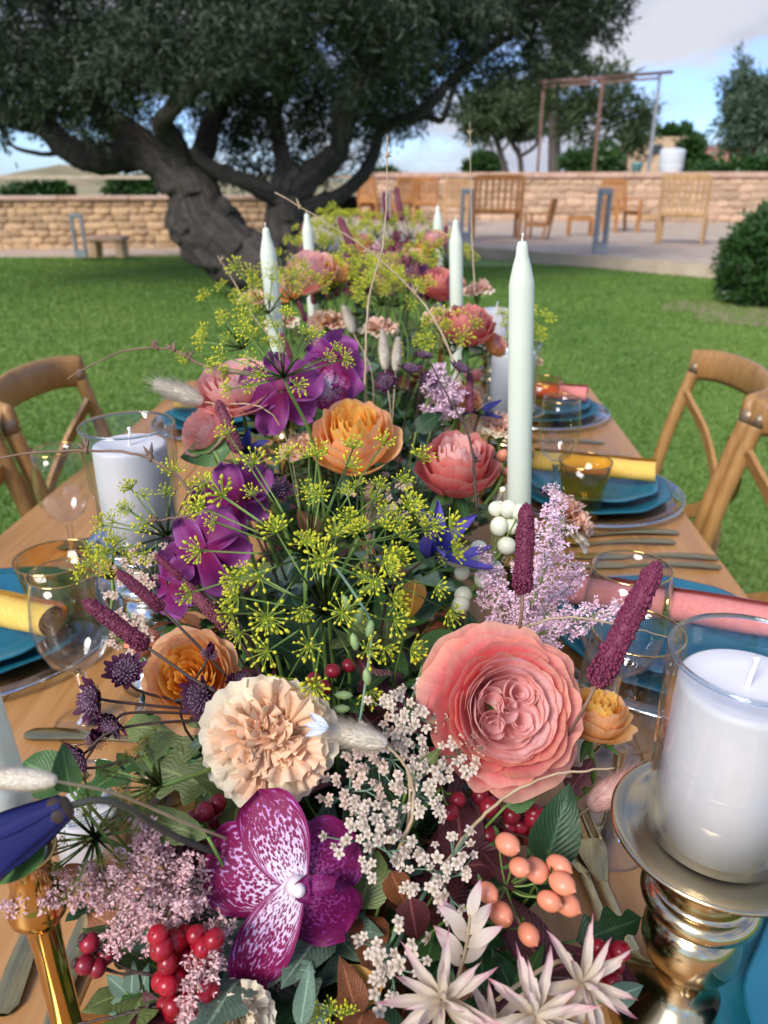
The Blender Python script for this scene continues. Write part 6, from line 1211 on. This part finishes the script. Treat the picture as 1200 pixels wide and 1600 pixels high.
# single showy leaves
def single(label, a, b, Z, kind, mi, size=None, dz=0.0, up=None, tgt=None):
    A_, B2 = P(*a, Z), P(*b, Z + dz); t = thing('leaf', label, 'leaf', Matrix.Translation(A_), 'single leaves in the centrepiece'); d = B2 - A_
    leaf_at(t, kind, mi, (0, 0, 0), d, up or (CB + CU * 0.3), d.length, 'blade'); f_ = (tgt or foot(A_)) - A_; MB().tube(bez([(0, 0, 0), f_ * 0.5 + Vector((0, 0, -0.01)), f_], 8), 0.0010, 5).build('stalk', M_stem, t)
single('large dark glossy leaf below the big pink rose', (850, 1355), (895, 1230), 0.47, 'ovate', 0, tgt=P(800, 1420, 0.5))
single('dark leaf under the large pink rose, right', (790, 1260), (850, 1225), 0.49, 'ovate', 1)
single('blue-grey lance leaf at the bottom centre', (468, 1610), (484, 1512), 0.385, 'lance', 4)
single('green blade leaf at the bottom beside red berries', (380, 1620), (415, 1530), 0.45, 'lance', 1)
single('ochre leaf at the bottom centre', (590, 1565), (545, 1520), 0.41, 'round', 6)
single('rust oak leaf lying left by the red berries', (250, 1480), (120, 1432), 0.48, 'oak', 3)
single('rust red leaf beside the gold candlestick', (260, 1500), (175, 1400), 0.47, 'oak', 3)
single('wine red leaf at the bottom left', (270, 1610), (218, 1560), 0.42, 'ovate', 5)
single('olive oak leaf under the left orange rose', (330, 1150), (180, 1130), 0.54, 'oak', 2)
single('olive oak leaf behind the carnation at left', (330, 1230), (205, 1185), 0.53, 'oak', 2)
single('broad green leaf left of the pink rose, in shade', (660, 1040), (705, 985), 0.53, 'round', 1)
single('green leaf behind the clematis', (640, 960), (700, 925), 0.60, 'ovate', 0)
single('broad green leaf beside the left candle glass', (360, 705), (270, 700), 0.76, 'ovate', 1)
single('green leaf right of the orange rose', (650, 675), (690, 640), 0.83, 'ovate', 0)
single('brown mottled leaf right of spotted orchid', (640, 1400), (655, 1490), 0.44, 'ovate', 5)
single('brown leaf below yarrow in the middle', (610, 1360), (640, 1430), 0.45, 'ovate', 3)
single('grey green leaf at the bottom right', (950, 1560), (1010, 1545), 0.42, 'ovate', 4)
single('dark lobed leaf on the table right of coral berries', (900, 1470), (1010, 1440), 0.49, 'oak', 0)
single('pale green bud leaf near the left taper candle', (112, 1240), (92, 1165), 0.40, 'ovate', 1)
single('pale green broad leaf behind the left taper', (110, 1225), (30, 1190), 0.43, 'round', 1)
single('brown-green leaf under yarrow, centre bottom', (560, 1420), (590, 1340), 0.46, 'round', 2)
single('rusty leaf under the small peach rose', (885, 1240), (930, 1190), 0.52, 'oak', 5)
single('tan leaf hanging below the large pink rose', (860, 1270), (800, 1330), 0.52, 'ovate', 3)
single('gold leaf in the shade right of the dill', (650, 905), (640, 970), 0.58, 'ovate', 6)
single('cream ribbon leaf across the dark cob', (325, 1308), (175, 1265), 0.43, 'lance', 2)
single('green leaf left of the carnation edge', (330, 1150), (290, 1170), 0.49, 'lance', 4)
single('curled green leaf below the large rose, left', (640, 1220), (690, 1170), 0.465, 'lance', 2)
sprig('blue-green leaf sprig on the table left of red berries', [(250, 1540), (225, 1500), (205, 1470)], 0.46, 'ovate', 4, 0.020, 7)
sprig('blue-green leaf sprig at the bottom left', [(260, 1600), (225, 1570), (195, 1550)], 0.44, 'ovate', 4, 0.020, 7)
# twigs
twig('arching brown twig with bud knots crossing the left candle', [(345, 845), (300, 770), (255, 728), (205, 708), (95, 704), (-30, 720)], 0.60, 0.0014, (0.55, 0.78), bsize=0.012)
twig('thin brown twig arching over the lawn at upper left', [(420, 590), (330, 575), (290, 556), (265, 545), (210, 545), (160, 562), (105, 592)], 0.74, 0.0012, (0.32, 0.5, 0.62), bsize=0.010)
twig('short twig pointing left below the left candle', [(325, 800), (280, 808), (230, 816)], 0.58, 0.0012, (0.98,), bsize=0.006)
twig('tall straw stalk standing up before the chairs', [(570, 640), (575, 480), (600, 370), (606, 212)], 0.85, 0.0012, (0.98,), M_straw, bsize=0.006)
twig('straw stalk rising right of the far spikes', [(735, 640), (690, 520), (640, 450), (560, 380), (430, 300)], 0.90, 0.0012, (0.97, 0.5), M_straw, bsize=0.010)
twig('thin dark branching stalk right of the astrantias', [(745, 800), (735, 690), (700, 620), (668, 560)], 0.70, 0.0011, (0.25, 0.5), M_dstem, bsize=0.008)
twig('straw stalk upright above the second taper', [(742, 460), (736, 330), (734, 190)], 1.2, 0.0010, (0.9, 0.98), M_straw, bsize=0.008)
twig('bent straw stalk behind the upright spike', [(800, 985), (880, 965), (960, 975), (1060, 1000)], 0.52, 0.0008, (), M_straw)
twig('dark twig at the bottom left beside red berries', [(300, 1560), (220, 1580), (120, 1600)], 0.42, 0.0011, (0.5,), M_dstem, bsize=0.006)
twig('straw stalk under the large pink rose', [(690, 1360), (760, 1270), (850, 1215), (960, 1200)], 0.47, 0.0011, (), M_straw)
twig('thin straw stalk leaning at left taper', [(455, 560), (400, 500), (365, 440), (340, 400)], 1.0, 0.0010, (0.98,), M_straw, bsize=0.008)
twig('brown stem under the orange rose', [(575, 760), (577, 830), (572, 900)], 0.69, 0.0035, (), M_twig, name='stalk', cat='stalk')
twig('curled straw tendril under yarrow, right of centre', [(622, 1330), (645, 1270), (640, 1210), (605, 1160)], 0.45, 0.0011, (), M_straw, name='tendril', cat='tendril')
# slender blue-green stalk with small pods
pts = [(520, 880), (555, 930), (580, 980), (572, 1060), (560, 1135), (545, 1150)]; w = [P(x, y, 0.49) for x, y in pts]; t = thing('gaura_stalk', 'slender blue-green stalk with small green pods through the dill', 'stalk', Matrix.Translation(w[0])); q = bez([p - w[0] for p in w], 24); MB().tube(q, 0.0010, 6).build('stem', M_gstem, t)
pod = MB().lathe([(0.001, 0), (0.16, 0.15), (0.24, 0.45), (0.18, 0.8), (0.001, 1.0)], 10).mesh('pod', M_pod)
for i, (px, py, dx, dy) in enumerate(((545, 945, -0.3, 1), (556, 965, 0.3, 1), (575, 985, 0.2, 1), (557, 1005, -0.2, 1), (575, 1060, -0.1, 1), (552, 1075, -1, 0.1), (548, 1095, -1, 0), (500, 1145, -0.8, 0.4))):
    d = scr(dx, dy, 0.2); link('pod', pod, t, Matrix.Translation(P(px, py + 12, 0.487) - w[0]) @ d.to_track_quat('Z', 'Y').to_matrix().to_4x4() @ Matrix.Diagonal((0.0125, 0.0125, 0.0125, 1)))
for dx, dy in ((-1, 0.25), (-0.8, -0.2), (-0.6, 0.6)): MB().grid(lambda u, v: Vector((u * 0.0024 * math.sin(math.pi * (0.1 + 0.85 * v)), v * 0.013, 0.002 * u * u)), 3, 5).build('petal', PM['white_petal'], t, True, Matrix.Translation(P(512, 1138, 0.43) - w[0]) @ (scr(0.1, 0.5, 0.8)).to_track_quat('Z', 'Y').to_matrix().to_4x4() @ Matrix.Rotation(math.atan2(dy, dx) - R(90), 4, 'Z'))
# dark corn cob
ca, cb = P(225, 1300, 0.46), P(330, 1350, 0.47); d = cb - ca; M = frame(ca, d); t = thing('corn_cob', 'dark ornamental corn cob half hidden behind pink astilbe', 'corn', M); ln = d.length
MB().lathe([(0.001, 0), (0.006, 0.001), (0.0095, ln * 0.4), (0.008, ln), (0.001, ln)], 12).build('core', M_kern, t); km = MB().ball((0, 0, 0), 1, 6, 4, 1.0).mesh('kernel', M_kern)
for i in range(13):
    for k in range(12): g = k * math.pi / 6; rr_ = 0.0075 + 0.002 * math.sin(math.pi * i / 13); link('kernel', km, t, Matrix.Translation((rr_ * math.cos(g), rr_ * math.sin(g), (i + 0.5) * ln / 13)) @ Matrix.Rotation(g, 4, 'Z') @ Matrix.Diagonal((0.0026, 0.0026, ln / 27, 1)))
# ------------------------------------------------------------------ greenery that fills the bed
LC = ('dark green', 'mid green', 'olive green', 'rust brown', 'grey green', 'wine red', 'ochre'); LK = {'lance': 'narrow', 'ovate': 'oval', 'round': 'rounded', 'oak': 'lobed'}
def filler(n, y0, y1, seed, zk=0.65, zl=0.0):
    rd = random.Random(seed); random.seed(seed)
    for i in range(n):
        y = rd.uniform(y0, y1); c0 = 0.055 - 0.07 * y; hw = 0.105 + 0.04 * min(1, y); u = rd.uniform(-1, 1); hmax = (0.075 + 0.11 * min(1, max(0, (y - 0.3) / 0.5)) + 0.12 * min(1, max(0, (y - 1.0) / 0.4))) * (1 - 0.5 * u * u)
        b_ = Vector((c0 + u * hw * 0.8, y, TZ + rd.uniform(0.004 + zl * hmax, max(0.01, hmax * zk)))); d = Vector((u * 0.8 + rd.gauss(0, .35), -0.25 + rd.gauss(0, .45), 0.8 + rd.gauss(0, .25))).normalized(); ln = rd.uniform(0.05, 0.095)
        kind = rd.choice(('lance', 'ovate', 'ovate', 'round', 'oak')); mi = rd.choices(range(7), (10, 7, 5, 3, 4, 3, 0.6) if y < 1.0 else (3, 9, 7, 1, 4, 2, 0.3))[0]
        lab = 'sprig of %s %s leaves low at the %s %s of the flower bed' % (LC[mi], LK[kind], 'front' if y < 0.36 else 'near' if y < 0.55 else 'middle' if y < 0.9 else 'back' if y < 1.4 else 'far', 'left side' if u < -0.35 else 'right side' if u > 0.35 else 'centre')
        t = thing('leaf_sprig', lab, 'foliage', Matrix.Translation(b_), lab.replace('sprig', 'sprigs', 1)); q = bez([(0, 0, 0), d * ln * 0.5 + rv(0.006), d * ln + Vector((d.x, d.y, -0.2)) * ln * 0.25], 10); MB().tube(q, np.linspace(0.0013, 0.0006, len(q)), 4).build('stem', M_stem, t)
        size = rd.uniform(0.026, 0.048) * (1.25 if kind == 'oak' else 1); k = 8
        for j in range(k):
            f_ = 0.15 + 0.85 * j / (k - 1); p = q[min(len(q) - 1, int(f_ * (len(q) - 1)))]; a = j * 2.4 + rd.uniform(0, 1); o = Vector((math.cos(a), math.sin(a), 0.25)); leaf_at(t, kind, mi, p, o + d * 0.7, UP + rv(0.3), size * rd.uniform(0.7, 1.15))
filler(95, 0.20, 0.75, 101); filler(60, 0.75, 1.3, 102); filler(75, 1.25, 1.92, 103); filler(45, 0.5, 1.15, 104, 0.95, 0.5)
# moss bed that carries the stems
ms = MB(); rd = random.Random(9)
def bed(u, v):
    y = 0.17 + 1.77 * v; c0 = 0.055 - 0.07 * y; hw = (0.10 + 0.035 * min(1, y)) * (1 + 0.1 * math.sin(9 * v) + 0.06 * math.sin(23 * v + 1)) * min(1, math.sqrt(max(0.02, v * 14)), math.sqrt(max(0.02, (1 - v) * 14)))
    h_ = (0.045 + 0.075 * min(1, max(0, (y - 0.3) / 0.5))) * (1 - u * u) ** 0.6 * min(1, max(0, v * 8), max(0, (1 - v) * 8)); return Vector((c0 + u * hw, y, TZ + 0.002 + h_ + 0.005 * math.sin(31 * v + 7 * u) * (1 - u * u)))
o = ms.grid(bed, 14, 70).build('moss_bed', plain('dark_moss', C('1e2a16'), C('34421f'), 0.95, 60, bmp=0.8, bdist=0.01)); tag(o, 'dark moss bed under the flower runner, mostly hidden', 'moss bed')
nf = 26000; V0 = np.array([tuple(bed(rng.uniform(-0.95, 0.95), rng.uniform(0.02, 0.98))) for _ in range(nf)]); d = rng.normal(size=(nf, 3)) * 0.6 + np.array([0, -0.2, 0.9]); d /= np.linalg.norm(d, axis=1)[:, None]; s = np.cross(d, rng.normal(size=(nf, 3))); s /= np.linalg.norm(s, axis=1)[:, None]; ln = rng.uniform(0.012, 0.03, (nf, 1))
tag(np_mesh('moss', np.stack([V0 - s * 0.0007, V0 + s * 0.0007, V0 + d * ln], 1), 3, LM[1]), 'fine green feathery foliage deep between the flowers', 'foliage', kind='stuff')
# ------------------------------------------------------------------ blurred far end of the bed
rd = random.Random(77)
SL = ['far pink spike %s' % s for s in ('left of the farthest taper', 'behind the far coral rose', 'between dill at the far end', 'at the far end near the bollard', 'just left of the small pink rose', 'under the small pink rose', 'right of the far carnation', 'left of the far carnation', 'low in the far bed', 'at the right rim of the far bed', 'at the left rim of the far bed', 'behind the flat peach carnation')]
for k, lb in enumerate(SL):
    px, py = 470 + 235 * ((k * 0.618) % 1), 372 + 90 * ((k * 0.381) % 1); Z = 1.95 - (py - 340) / 110 * 0.55
    brush(lb, (px, py + 22), (px + rd.uniform(-8, 8), py - 24), Z, kind=rd.choice((0, 2, 2)))
DL = ['soft dill umbel %s' % s for s in ('highest at the far end', 'left end of the far bed', 'over the far coral rose', 'right of the farthest left taper', 'behind the spikes, middle')]
for k, lb in enumerate(DL):
    px, py = 455 + 230 * ((k * 0.618 + 0.3) % 1), 362 + 110 * ((k * 0.437) % 1); Z = 1.9 - (py - 340) / 120 * 0.6
    dill(lb, P(px, py, Z), scr(rd.uniform(-.4, .4), 0.9, 0.3), 0.055, 0.015, 12, 70, sd_=90 + k)
plume('rosy astilbe haze at far bed left of the pink rose', [(560, 470, 0), (552, 430, 0), (548, 395, 0)], 1.45, M_sang2, 0.05, 20, 13, 0.4, None, 2.4)
plume('rosy astilbe haze at the far end under the chairs', [(625, 430, 0), (622, 395, 0), (618, 362, 0)], 1.7, M_sang2, 0.05, 20, 14, 0.4, None, 2.6)

rose('salmon rose at the far end left of the spikes', P(452, 452, 1.38), scr(-0.3, 0.6, 0.7), 0.034, 'orange_outer', 'blush_outer', 0.6, False, 0.5, sd_=31)
rose('pale pink rose in the far bed right of the dill', P(600, 445, 1.38), scr(0.1, 0.7, 0.6), 0.036, 'blush_outer', 'coral_inner', 0.2, False, 0.5, sd_=32)
rose('orange rose in the far bed below the small pink rose', P(660, 402, 1.58), scr(0.2, 0.7, 0.6), 0.034, 'orange_outer', 'orange_inner', 0.2, False, 0.5, sd_=33)
rose('peach rose at the far end behind the dill', P(560, 385, 1.72), scr(0.0, 0.7, 0.6), 0.036, 'orange_outer', 'blush_outer', 1.2, False, 0.5, sd_=34)
